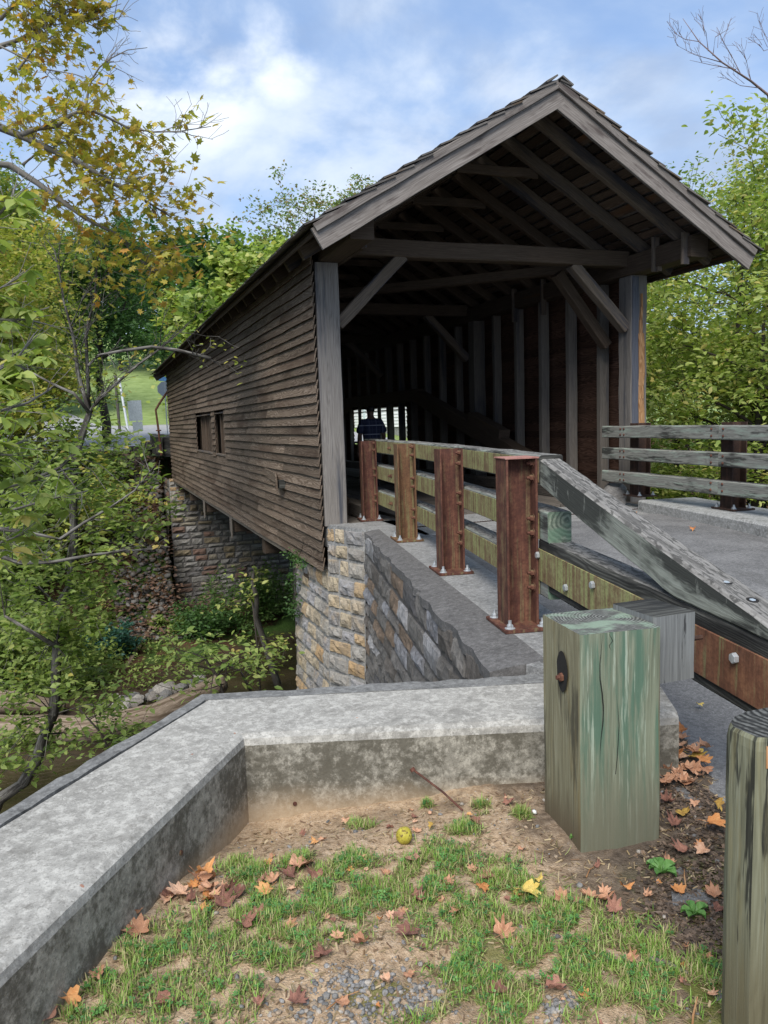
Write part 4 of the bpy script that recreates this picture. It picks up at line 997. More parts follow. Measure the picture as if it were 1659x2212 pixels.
# creek water
t = NT('murky_creek_water'); n = t.noise(t.map(t.obj(), (1.2, 3, 1)), 2.2, 3, .6, .6)
t.b.inputs['Base Color'].default_value = (.030, .024, .012, 1); t.b.inputs['Roughness'].default_value = .08; t.b.inputs['Specular IOR Level'].default_value = .5
t.set(t.b.inputs['Base Color'], t.ramp(t.noise(t.obj(), .8, 4), [(.35, (.022, .018, .010)), (.65, (.055, .042, .022))]))
bp = t.n('ShaderNodeBump'); bp.inputs['Strength'].default_value = .35; bp.inputs['Distance'].default_value = .04; t.set(bp.inputs['Height'], n); t.t.links.new(bp.outputs[0], t.b.inputs['Normal'])
wt = MB(); wt.poly([(-70, 8, -6.05), (90, 8, -6.05), (90, 30, -6.05), (-70, 30, -6.05)])
tag(wt.build("creek_water", t.m), kind='structure')
# asphalt approach road
t = NT('worn_asphalt'); o = t.obj(); n1 = t.noise(o, 90, 4, .7); n2 = t.noise(o, 1.5, 4, .6); v = t.vor(o, 130); n5 = t.noise(o, 260, 2, .5)
c = t.ramp(n1, [(.3, (.085, .083, .082)), (.55, (.15, .147, .145)), (.75, (.23, .226, .222))]); c = t.mix(t.step(n2, .4, .6, 0, .5), c, (.24, .235, .23)); c = t.mix(t.step(t.noise(t.map(o, (1, .35, 1), (4, 4, 0)), 2.6, 5, .65), .52, .66, 0, .5), c, (.085, .083, .08)); c = t.mix(t.step(n5, .62, .7, 0, .8), c, (.42, .42, .42))
c = t.mix(t.step(v, .0, .25, .6, 0), c, (.28, .28, .285)); c = t.mix(t.step(t.noise(o, 34, 4, .7), .42, .62, 0, .45), c, (.06, .06, .06))
AS = t.fin(c, .9, n1, .6, .006, .25)
def zroad(x, y): return -.012-.198*(1-sst(y, 2.9, 6.6))+.035*np.clip((x-3.5)/3, 0, 1)
def road_grid(X, Y): return zroad(X, Y)
# road outline follows the slab on the left: build rows between left and right limits
def rstrip(name, rows, fz, mat, nxx=14):
    b = MB()
    for (y, xl, xr) in rows:
        for i in range(nxx+1):
            x = xl+(xr-xl)*i/nxx; b.v.append((x, y, float(fz(x, y))))
    for k in range(len(rows)-1):
        for i in range(nxx):
            A = k*(nxx+1)+i; b.face([A, A+1, A+nxx+2, A+nxx+1], [(0, 0)]*4)
    return b.build(name, mat, None, True)
rows = [(-8., .2, 6.0), (-4, .8, 6.0), (0, 1.1, 6.0), (1.2, 1.32, 6.0), (1.7, 1.48, 6.0), (2.1, 1.78, 6.0), (2.45, 1.96, 6.1), (2.8, 2.12, 6.15), (3.1, 2.3, 6.2), (3.6, 2.60, 6.3), (4.5, 2.75, 6.4), (5.5, 3.0, 6.6), (6.5, 3.2, 6.9), (7.6, 3.44, 7), (8.15, 3.5, 7.2)]
rr2 = []
for (a, b2) in zip(rows[:-1], rows[1:]):
    for k in range(4): q = k/4; j = 0; rr2.append((a[0]+(b2[0]-a[0])*q, a[1]+(b2[1]-a[1])*q+j, a[2]+(b2[2]-a[2])*q))
rr2.append(rows[-1])
tag(rstrip("asphalt_road", rr2, lambda x, y: zroad(x, y), AS), kind='structure')
ap = MB()
for (x0, x1) in ((3.48, 4.9), (4.908, 6.3), (6.308, 7.3)):
    ap.box((x0, 8.16, -.2), (x1, 8.80, .0), c=.006); ap.box((x0, 8.93, -.2), (x1, 9.64, .0), c=.006)
tag(ap.build("concrete_apron", C['slab']), kind='structure')
gt = MB()
for i in range(int(3.7/.035)): x = 3.55+i*.035; gt.box((x, 8.81, -.03), (x+.014, 8.92, -.004), c=0)
gt.box((3.5, 8.80, -.06), (7.3, 8.93, -.05), c=0)
tag(gt.build("drain_grate", K['dark']), "narrow slotted drain grate across the road at the bridge mouth", "drain grate")
# far roads
t = NT('pale_far_asphalt'); FA = t.fin(t.ramp(t.noise(t.obj(), 3, 5, .6), [(.3, (.27, .27, .285)), (.7, (.37, .37, .385))]), .9)
tag(grid("far_road", np.arange(-26, 15, 1.), np.arange(36.2, 58, .9), lambda X, Y: hterr(X, Y)+.05+.0*X, FA), kind='structure')
tag(rstrip("hill_road", [(57.5+i*4, -3.6-1.1*i-.03*i*i, .4-1.0*i) for i in range(12)], lambda x, y: hterr(x, y)+.10, FA, 4), kind='structure')
# ================================================================ foreground ground
def zs(x, y):
    x = np.asarray(x, float); y = np.asarray(y, float)
    z = -.205-.085*sst(y, 2.5, 2.95)*np.exp(-((x-.47)/.6)**2)-.02*sst(y, 2.3, 2.8)*(1-sst(x, 1.1, 1.5))
    z = z+.010*fbm(x, y, 5.1)+.004*fbm(x, y, 23., 3, 3)
    xb = np.interp(y, [1.2, 1.7, 2.1, 2.45, 2.8, 3.1], [1.62, 1.80, 2.09, 2.28, 2.43, 2.5])+.03*fbm(x, y, 9., 3, 5)
    k = sst(x, xb-.16, xb+.10); z = z*(1-k)+(-.199-.035*sst(x, xb-.03, xb+.10)+.005*fbm(x, y, 31., 3, 8))*k
    return z
t = NT('sandy_foreground_soil'); o = t.obj(); x_, y_, z_ = t.sep(o)
n1 = t.noise(o, 4.5, 6, .65); n2 = t.noise(o, 40, 5, .7); n3 = t.noise(o, 150, 3, .6)
sand = t.ramp(n2, [(.3, (.25, .165, .10)), (.5, (.42, .30, .19)), (.72, (.56, .43, .30))])
sand = t.mix(t.step(n3, .58, .68, 0, .5), sand, (.10, .07, .05)); sand = t.mix(t.step(t.noise(o, 90, 2), .66, .72, 0, .6), sand, (.5, .49, .47))
dk = t.ramp(n2, [(.3, (.055, .042, .032)), (.7, (.16, .125, .095))])
k = t.ma('ADD', t.ma('MULTIPLY', x_, 1.0), t.ma('MULTIPLY', y_, -.15)); k = t.ma('ADD', k, t.ma('MULTIPLY', n1, .9))
c = t.mix(t.step(k, 1.25, 1.8), sand, dk)
c = t.mix(t.step(n1, .52, .62, 0, .45), c, (.12, .085, .055))
ms = t.step(t.ma('ADD', t.noise(o, 7, 4, .6), t.ma('MULTIPLY', x_, .10)), .60, .68, 0, .75); c = t.mix(t.ma('MULTIPLY', ms, t.step(y_, 2.1, 1.8)), c, (.10, .12, .02))
SO = t.fin(c, .95, t.ma('ADD', n2, n3), .8, .012, .15)
def inside(x, y):   # on the camera side of the parapet, left of the road
    return (y < 3.0-.322*(x-.49)+.1) | (x > 1.6)
gx = np.arange(-1.6, 2.75, .02); gy = np.arange(-.4, 3.25, .022)
gnd = grid("ground", gx, gy, zs, SO)
bm = bmesh.new(); bm.from_mesh(gnd.data)
def lft(x, y): return (x-(-.29))*(-1.15)-(y-1.92)*(-.78)   # sign vs second parapet face
kill = []
for f in bm.faces:
    q = f.calc_center_median()
    # behind the wall faces -> remove
    if q.y > 3.07-.322*(q.x-.49)+.16 and q.x > .4 and q.x < 2.36: kill.append(f)
    elif q.x <= .45 and (q.y-1.92) > 1.474*(q.x+.29)+.20: kill.append(f)
    elif q.x > 2.6: kill.append(f)
bmesh.ops.delete(bm, geom=kill, context='FACES'); bm.to_mesh(gnd.data); bm.free()
tag(gnd, kind='structure')
def onsoil(x, y):
    if y > 3.0-.322*(x-.49) and x > .4: return False
    if x <= .49 and (y-1.92) > 1.474*(x+.29)-.03: return False
    if x < 1.9 and x > 1.44 and 2.12 < y < 2.52: return False
    return x < 2.2 and y > .9
# --- density of green: from the pattern of the ground
GP = [(250, 2120, .20), (420, 2150, .22), (330, 2050, .13), (480, 2000, .14), (560, 1960, .13), (640, 1975, .12), (720, 1990, .12), (560, 2100, .18), (620, 2040, .10), (820, 1930, .14), (900, 1900, .14), (960, 1850, .10), (1000, 1800, .05), (960, 1960, .14), (1050, 2000, .16), (1100, 2080, .18), (1000, 2100, .14), (1150, 1950, .12), (1080, 1900, .10), (1200, 2050, .14), (1250, 1990, .09), (1300, 2120, .15), (1400, 2050, .10), (1380, 2140, .14), (1480, 2100, .10), (500, 1850, .05), (640, 1860, .05), (760, 1870, .07), (780, 1760, .04), (920, 1718, .025), (1040, 1750, .04), (160, 2190, .16), (1120, 2180, .18), (900, 2190, .08), (700, 1920, .1), (1255, 1825, .05), (1130, 1765, .03), (540, 1880, .06)]
GC = [(atz(u, v, -.21), r) for u, v, r in GP]
BARE = [(atz(u, v, -.21), r) for u, v, r in ((760, 2150, .16), (620, 2195, .10), (850, 2080, .07), (880, 2150, .12), (1210, 2160, .06), (900, 1800, .05), (540, 2020, .04), (700, 2200, .13))]
def grass_pts(n, sig=.5):
    out = []
    while len(out) < n:
        c, r = random.choice(GC); x = random.gauss(c.x, r*sig); y = random.gauss(c.y, r*sig)
        if not onsoil(x, y): continue
        bad = False
        for (q, rb) in BARE:
            if (x-q.x)**2+(y-q.y)**2 < (rb*random.uniform(.6, 1.1))**2: bad = True; break
        if bad or mn.noise(Vector((x*13, y*13, 0))) < -.16: continue
        out.append((x, y))
    return np.array(out)
def blades(n, hmin, hmax, w, mats, name, label, spread=.55):
    P_ = grass_pts(n); z = zs(P_[:, 0], P_[:, 1]); pos = np.column_stack([P_, z-.002])
    # blade template along z, bending in +x
    tv = [(0, -.5, 0), (0, .5, 0), (.12, -.42, .38), (.12, .42, .38), (.40, -.25, .72), (.40, .25, .72), (.72, 0, .88)]
    tf = [(0, 1, 3), (0, 3, 2), (2, 3, 5), (2, 5, 4), (4, 5, 6)]
    a = RNG.random(n)*2*np.pi; tl = RNG.normal(0, spread, n)
    ca, sa = np.cos(a), np.sin(a); ct, st_ = np.cos(tl), np.sin(tl)
    Rz = np.zeros((n, 3, 3)); Rz[:, 0, 0] = ca; Rz[:, 0, 1] = -sa; Rz[:, 1, 0] = sa; Rz[:, 1, 1] = ca; Rz[:, 2, 2] = 1
    Rx = np.zeros((n, 3, 3)); Rx[:, 0, 0] = ct; Rx[:, 0, 2] = st_; Rx[:, 2, 0] = -st_; Rx[:, 2, 2] = ct; Rx[:, 1, 1] = 1
    h = RNG.uniform(hmin, hmax, n); nonu = np.column_stack([h, RNG.uniform(.7, 1.4, n)*w, h])
    return tag(cloud(name, tv, tf, pos, Rz @ Rx, None, mats, nonuni=nonu), label, None, None, 'stuff')
MG = leafmat('grass_blades', [(.15, .27, .05), (.23, .37, .07), (.32, .46, .11), (.19, .32, .06), (.44, .48, .18), (.48, .40, .22), (.34, .26, .14)], .3)
MG2 = leafmat('clover_leaves', [(.06, .17, .05), (.10, .24, .06), (.14, .29, .07), (.08, .19, .06)], .25)
blades(35000, .010, .046, .0034, MG, "grass", "short patchy grass growing in the sandy foreground soil", spread=.95)
ML = leafmat('dry_grass_litter', [(.30, .22, .12), (.20, .13, .07), (.12, .07, .04), (.38, .30, .18)], .1)
# thatch and litter lying flat
def litter(n, name, label, L, w, mats, region):
    pts_ = np.array([region() for _ in range(n)]); z = zs(pts_[:, 0], pts_[:, 1]); pos = np.column_stack([pts_, z+.004])
    tv = [(-.5, -.5, 0), (.5, -.5, .0), (.5, .5, 0), (-.5, .5, 0)]; nonu = np.column_stack([RNG.uniform(L*.4, L*1.4, n), RNG.uniform(w*.5, w*1.5, n), np.ones(n)])
    return tag(cloud(name, tv, [(0, 1, 2, 3)], pos, rotmats(n, .35), None, mats, nonuni=nonu), label, None, None, 'stuff')
def reg_any():
    while True:
        x, y = random.uniform(-.5, 2.3), random.uniform(1.1, 3.0)
        if onsoil(x, y) or (x > 1.75 and y < 2.7): return (x, y)
def reg_right():
    while True:
        c = atz(random.uniform(1400, 1570), random.uniform(1640, 2080), -.2); x, y = random.gauss(c.x, .03), random.gauss(c.y, .03)
        if onsoil(x, y): return (x, y)
litter(6000, "leaf_litter", "scraps of dry stems and leaf litter over the foreground soil", .022, .004, ML, reg_any)
litter(2600, "leaf_litter", "dark mulch of broken leaves between the wooden posts", .016, .010, leafmat('broken_leaf_mulch', [(.07, .05, .036), (.12, .085, .06), (.20, .14, .10), (.05, .038, .03)], .1), reg_right)
n = 15000; Pt = grass_pts(n, .56); tag(cloud('thatch', [(-.5, -.5, 0), (.5, -.5, .0), (.5, .5, 0), (-.5, .5, 0)], [(0, 1, 2, 3)], np.column_stack([Pt, zs(Pt[:, 0], Pt[:, 1])+RNG.uniform(.001, .009, n)]), rotmats(n, .3), None, leafmat('matted_thatch', [(.20, .15, .08), (.14, .16, .06), (.10, .07, .04), (.28, .24, .12), (.16, .22, .06), (.07, .05, .03)], .1), nonuni=np.column_stack([RNG.uniform(.012, .035, n), RNG.uniform(.0015, .004, n), np.ones(n)])), 'matted dead thatch and runners lying between the grass blades', None, None, 'stuff')
# clover: three rounded leaflets each
n = 4600; P_ = grass_pts(n, .42); keep = np.array([mn.noise(Vector((x*9+5, y*9, 0))) > -.05 for x, y in P_]); P_ = P_[keep]; n = len(P_)
tv = []; tf = []
for k in range(3):
    a0 = 2*math.pi*k/3; b0 = len(tv); ct_ = (math.cos(a0)*.62, math.sin(a0)*.62)
    for i in range(7): a = 2*math.pi*i/7; tv.append((ct_[0]+.46*math.cos(a), ct_[1]+.46*math.sin(a), .06*math.cos(a-a0)+.1))
    for i in range(1, 6): tf.append((b0, b0+i, b0+i+1))
tag(cloud("clover", tv, tf, np.column_stack([P_, zs(P_[:, 0], P_[:, 1])+RNG.uniform(.006, .028, n)]), rotmats(n, .28), RNG.uniform(.005, .0095, n), MG2), "small green clover leaves scattered through the grass", None, None, 'stuff')
# broad weed plants
def weed(cx, cy, k, L, lab):
    b = MB()
    for i in range(k):
        a = i*2.4+random.random()*.5; d = Vector((math.cos(a), math.sin(a), 0)); s = Vector((-d.y, d.x, 0)); z0 = float(zs(cx, cy)); l = L*random.uniform(.7, 1.1); w = l*.33
        c0 = Vector((cx, cy, z0+.004)); pr_ = [(0.05, .1), (.3, .7), (.6, 1), (.85, .6), (1, .02)]; hz = [0, .22, .34, .30, .18]
        for q in range(4):
            for sg in (-1, 1):
                A, B = c0+d*l*pr_[q][0]+Vector((0, 0, hz[q]*l)), c0+d*l*pr_[q+1][0]+Vector((0, 0, hz[q+1]*l))
                b.poly([A, B, B+s*sg*w*pr_[q+1][1]+Vector((0, 0, .012)), A+s*sg*w*pr_[q][1]+Vector((0, 0, .012))], r=.4+.4*random.random())
    return tag(b.build("weed", MG2), lab, "weed")
q = atz(1430, 1880, -.2); weed(q.x, q.y, 7, .055, "broad-leaved weed on dark soil right of the green post")
q = atz(1500, 1975, -.2); weed(q.x, q.y, 6, .05, "broad-leaved weed in the moss near the right edge post")
q = atz(1250, 1815, -.2); weed(q.x, q.y, 6, .03, "low weed at the foot of the green post")
# gravel
ico = bmesh.new(); bmesh.ops.create_icosphere(ico, subdivisions=1, radius=1); iv = [tuple(v.co) for v in ico.verts]; if_ = [tuple(v.index for v in f.verts) for f in ico.faces]; ico.free()
iv = [(x*(1+.28*mn.noise(Vector((x*3, y*3, z*3)))), y*(1+.28*mn.noise(Vector((x*2+9, y*2, z*2)))), z*.7) for x, y, z in iv]
def stones(name, label, pts_, zf, smin, smax, mat, rng=RNG):
    n = len(pts_); s = smin+(smax-smin)*rng.random(n)**2.2; P3 = np.column_stack([pts_, zf(pts_[:, 0], pts_[:, 1])+s*.25])
    nonu = np.column_stack([s*rng.uniform(.8, 1.4, n), s*rng.uniform(.7, 1.1, n), s*rng.uniform(.6, 1, n)])
    return tag(cloud(name, iv, if_, P3, rotmats(n, .35), None, mat, nonuni=nonu), label, None, None, 'stuff')
gp = []
while len(gp) < 1150:
    u, v, s = random.choice(((760, 2160, .15), (820, 2185, .13), (680, 2200, .13), (900, 2150, .07), (1210, 2170, .05), (760, 2120, .09)))
    c = atz(u, v, -.2); x, y = random.gauss(c.x, s*.55), random.gauss(c.y, s*.4)
    if onsoil(x, y): gp.append((x, y))
for _ in range(900):
    x, y = reg_any(); gp.append((x, y))
stones("gravel", "grey crushed gravel on the bare sandy patch in the foreground", np.array(gp), zs, .0022, .0115, C['gravel'])
# fallen leaves (individual)
LOB = [(0, 1.0, .10), (.62, .86, .14), (1.25, .66, .18), (2.1, .42, .2)]
def leaf_mesh(seed, curl, ragged=.13):
    curl = .25+curl*1.5; rr = random.Random(seed); out = []; prof = [(0, 1.0), (.13, .82), (.22, .76), (.32, .62), (.47, .76), (.60, .94), (.74, .78), (.92, .60), (1.1, .70), (1.28, .84), (1.48, .64), (1.8, .52), (2.2, .60), (2.45, .46), (2.8, .28), (3.14, .10)]
    ang = [(a, r) for a, r in prof]+[(-a, r) for a, r in prof[1:-1][::-1]]
    pts_ = [(math.cos(a)*r*(1+rr.uniform(-ragged, ragged)), math.sin(a)*r*(1+rr.uniform(-ragged, ragged))) for a, r in ang]
    b = MB(); px_, py_ = rr.uniform(-1, 1)*curl, rr.uniform(.4, 1)*curl; ph = rr.random()*6; tw = rr.uniform(-.8, .8)*curl
    def zz(x, y): r2 = x*x+y*y; return px_*x*x*.7+py_*y*y*.8+tw*x*y+.06*curl*math.sin(x*9+ph)*math.cos(y*8+ph)+.10*curl*abs(math.sin(2.5*math.atan2(y, x)))*r2
    rings = [0, .35, .68, 1.0]; n_ = len(pts_); b.v.append((0, 0, zz(0, 0)))
    for rg in rings[1:]:
        for (x, y) in pts_: b.v.append((x*rg, y*rg, zz(x*rg, y*rg)))
    for i in range(n_):
        j = (i+1) % n_; b.face([0, 1+i, 1+j], [(0, 0)]*3)
        for k in range(2):
            A = 1+k*n_; b.face([A+i, A+n_+i, A+n_+j, A+j], [(0, 0)]*4)
    b.tube([(-.08, 0, zz(-.08, 0)), (-.5, .03, .05), (-.85, -.02, .12)], [.018, .014, .016], 4, m=0)
    mz = min(v[2] for v in b.v); b.v = [(x, y, z-mz) for x, y, z in b.v]
    return b
def drymat(name, a, b_, c_):
    t = NT(name); o = t.obj(); n = t.noise(o, 1.6, 5, .6); g = t.noise(o, 14, 4, .6); ob = t.n('ShaderNodeObjectInfo').outputs['Random']
    x, y, z = t.sep(o); an = t.ma('ARCTAN2', y, t.ma('ADD', x, .25)); vn = t.step(t.ma('ABSOLUTE', t.ma('SINE', t.ma('MULTIPLY', an, 4.))), .0, .10, .45, 0)
    c = t.ramp(t.ma('ADD', t.ma('MULTIPLY', n, .7), t.ma('MULTIPLY', ob, .35)), [(.3, a), (.55, b_), (.8, c_)])
    c = t.mix(t.step(g, .55, .75, 0, .5), c, tuple(q*.4 for q in a)); c = t.mix(vn, c, tuple(min(1, q*1.5) for q in c_))
    return t.fin(c, .75, g, .4, .02, .3)
DL = [drymat('tan_dry_leaf', (.30, .14, .075), (.50, .27, .16), (.62, .40, .27)), drymat('dark_curled_leaf', (.12, .055, .04), (.25, .115, .08), (.38, .20, .14)), drymat('yellow_fallen_leaf', (.28, .16, .04), (.50, .34, .07), (.62, .48, .14)), drymat('orange_fallen_leaf', (.33, .12, .04), (.52, .22, .075), (.58, .32, .13))]
protos = {}
def leafdata(mi, k, curl):
    key = (mi, k, curl > .5)
    if key not in protos: protos[key] = leaf_mesh(mi*10+k+3, curl)
    return protos[key]
COLN = ["tan", "dark brown", "yellow", "orange"]
cache = {}
def fallen(u, v, size, mi, curl=.35, label=None, z0=None, lift=0., wpt=None):
    c = wpt or atz(u, v, -.205); x, y = c.x, c.y; k = random.randint(0, 2); key = (mi, k, round(curl, 1))
    z = (float(zs(x, y)) if z0 is None else z0)+.004+lift
    if key not in cache:
        o = leaf_mesh(mi*10+k+3, curl).build("fallen_leaf", DL[mi]); cache[key] = o
    else:
        o = cache[key].copy(); COL.objects.link(o)
    o.location = (x, y, z); s = size; o.scale = (s*random.uniform(.75, 1.15), s*random.uniform(.7, 1.1), s*random.uniform(.6, 1.1)); o.rotation_euler = (random.uniform(-.3, .3), random.uniform(-.25, .25), random.random()*6.28)
    for a in ('group', 'label'):
        if a in o: del o[a]
    tag(o, label or ("small %s dried leaf lying loose among the grass and soil" % COLN[mi]), "leaf", "fallen leaves in the foreground")
    return o
BIG = [(425, 1893, .062, 0, .6, "large tan sycamore leaf propped against the parapet foot"), (392, 1932, .062, 0, .5, "large brown leaf under the pair at the parapet foot"), (300, 2025, .062, 0, .4, "broad brown leaf lower left near the parapet"), (286, 1990, .045, 0, .9, "curled tan leaf just above the broad brown one"), (577, 1926, .042, 3, .35, "bright orange five-pointed leaf standing in the grass"),
       (650, 1880, .058, 0, .6, "pale tan crumpled leaf pair in the upper grass"), (628, 1892, .048, 1, .5, None), (480, 1955, .045, 1, .8, None), (1140, 1942, .046, 2, .5, "yellow spotted leaf in the clover"), (1168, 1922, .030, 2, .5, None),
       (1540, 1803, .058, 3, .3, "orange star-shaped leaf on the asphalt by the right post"), (1478, 1772, .040, 2, .6, "mottled yellow leaf below the leaf pile"), (1500, 1642, .052, 2, .5, "yellow spotted leaf on top of the leaf pile"), (1462, 1640, .062, 0, .5, None), (1470, 1615, .042, 0, .4, "tan leaf at the tip of the pile beside the parapet end"), (1500, 1672, .06, 0, .7, None), (1440, 1668, .05, 0, .8, None), (1455, 1690, .055, 0, .6, None), (1492, 1698, .055, 0, .6, None), (1430, 1700, .045, 0, .9, None), (1448, 1570, .05, 3, .8, None), (1450, 1592, .045, 0, .7, None), (1458, 1800, .045, 1, .5, None), (1510, 1645, .045, 0, .5, None),
       (785, 2057, .038, 0, .6, None), (735, 2045, .030, 0, .5, None), (700, 2075, .045, 1, .4, None), (555, 1990, .05, 1, .8, None), (525, 2005, .045, 1, .7, None), (885, 2018, .050, 1, .3, "flat dark leaf beside the gravel patch"), (965, 1908, .030, 0, .5, None), (990, 1978, .034, 0, .6, None), (1020, 1880, .026, 0, .4, None), (835, 1888, .030, 0, .5, None), (770, 1866, .028, 0, .6, None), (745, 1850, .025, 1, .6, None), (1085, 2030, .045, 0, .8, None), (1190, 2147, .050, 1, .8, None), (1215, 1952, .042, 0, .4, None), (1120, 1940, .034, 3, .6, None), (1040, 1918, .030, 3, .4, None), (1275, 1940, .038, 0, .6, None), (1300, 1945, .036, 0, .7, None), (1240, 1955, .030, 1, .5, None), (1060, 1905, .034, 1, .6, None), (890, 1860, .05, 1, .25, "flat dark brown leaf below the yellow fruit"), (1030, 1790, .040, 1, .4, None), (1100, 1735, .040, 1, .4, None), (1010, 1770, .022, 3, .5, None), (935, 1790, .024, 2, .5, None), (860, 1990, .03, 1, .6, None), (900, 1945, .03, 1, .7, None), (1330, 1975, .04, 1, .5, None), (1080, 2150, .04, 1, .7, None), (350, 2170, .04, 1, .9, None), (100, 2200, .05, 1, .7, None), (150, 2180, .04, 3, .6, None), (210, 2120, .035, 0, .7, None), (560, 2170, .03, 1, .8, None), (640, 2170, .04, 1, .5, None), (1270, 1790, .026, 0, .4, None), (1480, 1850, .035, 1, .7, None), (1445, 1870, .03, 0, .6, None), (1465, 1930, .035, 3, .5, None), (1545, 1940, .045, 0, .9, None), (1550, 1980, .035, 1, .8, None), (1520, 1850, .035, 0, .5, None), (1440, 1740, .035, 1, .6, None), (1500, 1740, .03, 0, .6, None), (1545, 1755, .035, 2, .6, "thin pale yellow leaf touching the right edge post"), (1510, 1530, .03, 2, .3, "small yellow leaf alone on the asphalt under the rail"), (620, 2010, .03, 0, .5, None), (455, 1920, .045, 0, .9, None), (440, 1905, .04, 3, .8, None), (590, 1905, .04, 0, .6, None), (560, 1905, .035, 1, .5, None), (250, 2010, .04, 0, .7, None), (1230, 1780, .028, 1, .5, None), (680, 1895, .04, 1, .7, None), (1350, 1930, .03, 3, .6, None)]
for (u, v, s, mi, cu, lab) in BIG:
    c = atz(u, v, -.205)
    z0 = None
    if c.x > 1.6: z0 = max(float(zroad(c.x, c.y)), float(zs(c.x, c.y)))+.002
    fallen(u, v, s*1.08, mi, cu, lab, z0, lift=.006+random.uniform(0, .008))
for i in range(16):
    c = atz(random.gauss(1478, 24), random.gauss(1662, 30), -.2); fallen(0, 0, random.uniform(.038, .058), random.choice((0, 0, 0, 3)), .7, "tan leaf heaped on the asphalt edge right of the green post", max(float(zroad(c.x, c.y)), float(zs(c.x, c.y)))+.002, random.uniform(0, .03), wpt=c)
for i in range(14):
    c = atz(random.gauss(430, 50), random.gauss(1925, 20), -.2)
    if onsoil(c.x, c.y): fallen(0, 0, random.uniform(.03, .045), random.choice((0, 1, 3)), .7, wpt=c)
for i in range(135):
    while True:
        x, y = reg_any()
        if onsoil(x, y): break
    fallen(0, 0, random.uniform(.010, .030), random.choice((0, 0, 1, 1, 3)), .7, wpt=Vector((x, y, 0)))
for (u, v) in ((1372, 1112), (1345, 1090), (1500, 1150)):
    c = atz(u, v, .0); fallen(0, 0, .05, 3, .5, "orange leaf lying on the asphalt at the foot of the right kerb", .02, wpt=c)
# walnut fruit, pebble, stick, straw
q = atz(878, 1822, -.2); fb = MB(); bm = bmesh.new(); bmesh.ops.create_uvsphere(bm, u_segments=24, v_segments=16, radius=.0295)
for v_ in bm.verts: v_.co *= 1+.05*mn.noise(v_.co*60); v_.co.z *= 1.04
me = bpy.data.meshes.new("walnut"); bm.to_mesh(me); bm.free(); me.polygons.foreach_set('use_smooth', np.ones(len(me.polygons), dtype=bool))
t = NT('yellow_green_husk'); o_ = t.obj(); c = t.ramp(t.noise(o_, 30, 4, .6), [(.35, (.30, .25, .03)), (.6, (.46, .40, .06))]); c = t.mix(t.step(t.noise(o_, 75, 4, .7), .52, .62, 0, .85), c, (.09, .05, .02)); me.materials.append(t.fin(c, .6, t.noise(o_, 120), .3, .002))
wn = bpy.data.objects.new("walnut", me); COL.objects.link(wn); wn.location = (q.x, q.y+.02, float(zs(q.x, q.y))+.027); tag(wn, "round yellow-green walnut husk on the soil near the parapet", "walnut")
def stick(u, v, L, ang, lab, r_=.006, mat=W['bark'], name="stick"):
    q = atz(u, v, -.2); d = Vector((math.cos(ang), math.sin(ang), 0)); z = float(zs(q.x, q.y))+r_+.004
    b = MB(); b.tube([q*1-d*L/2+Vector((0, 0, z-q.z)), q+Vector((0, .004, z-q.z+.006)), q+d*L/2+Vector((0, 0, z-q.z))], [r_, r_*.9, r_*.6], 6); return tag(b.build(name, mat), lab, "stick")
stick(1445, 2090, .10, -1.0, "short dark stick in the moss by the right edge", .008)
stick(1480, 1895, .10, .9, "straw-coloured stem right of the broad weed", .0025, W['orange'])
stick(1500, 2200, .16, .75, "yellow straw at the bottom right corner", .003, W['orange'])
stick(740, 2165, .10, .3, "pale straw lying over the gravel", .002, W['orange'])
stick(1275, 1880, .07, .6, "pale twig in front of the green post", .002, W['orange'])
q = atz(1145, 1760, -.2); pb = cloud("pebble", iv, if_, np.array([[q.x+.02, q.y, float(zs(q.x, q.y))+.008]]), rotmats(1), np.array([.012]), plain('white_pebble', (.55, .55, .53), .5)); tag(pb, "white pebble left of the green post", "pebble")
# ================================================================ vegetation
random.seed(77)
OVA = ([(0, 0, 0), (.3, .24, .05), (.65, .20, .03), (1, 0, -.10), (.65, -.20, .03), (.3, -.24, .05), (.5, 0, -.03)], [(0, 6, 1), (1, 6, 2), (2, 6, 3), (3, 6, 4), (4, 6, 5), (5, 6, 0)])
OVS = ([(0, 0, 0), (.45, .27, .06), (1, 0, -.08), (.45, -.27, .06)], [(0, 2, 1), (0, 3, 2)])
QUAD = ([(0, -.35, 0), (.8, -.4, .1), (1, .3, -.05), (.15, .45, .08)], [(0, 1, 2), (0, 2, 3)])
def maple():
    pr_ = [(0, 1.0), (.22, .55), (.42, .60), (.62, .95), (.80, .55), (1.05, .50), (1.3, .78), (1.6, .40), (2.3, .42), (3.14, .12)]
    an = pr_+[(-a, r) for a, r in pr_[1:-1][::-1]]
    v = [(0, 0, -.04)]+[(.35+math.cos(a)*r*.62, math.sin(a)*r*.62, .09*abs(math.sin(2.5*a))) for a, r in an]; n = len(an)
    v[0] = (.35, 0, -.03)
    return v, [(0, 1+i, 1+(i+1) % n) for i in range(n)]
MAP = maple()
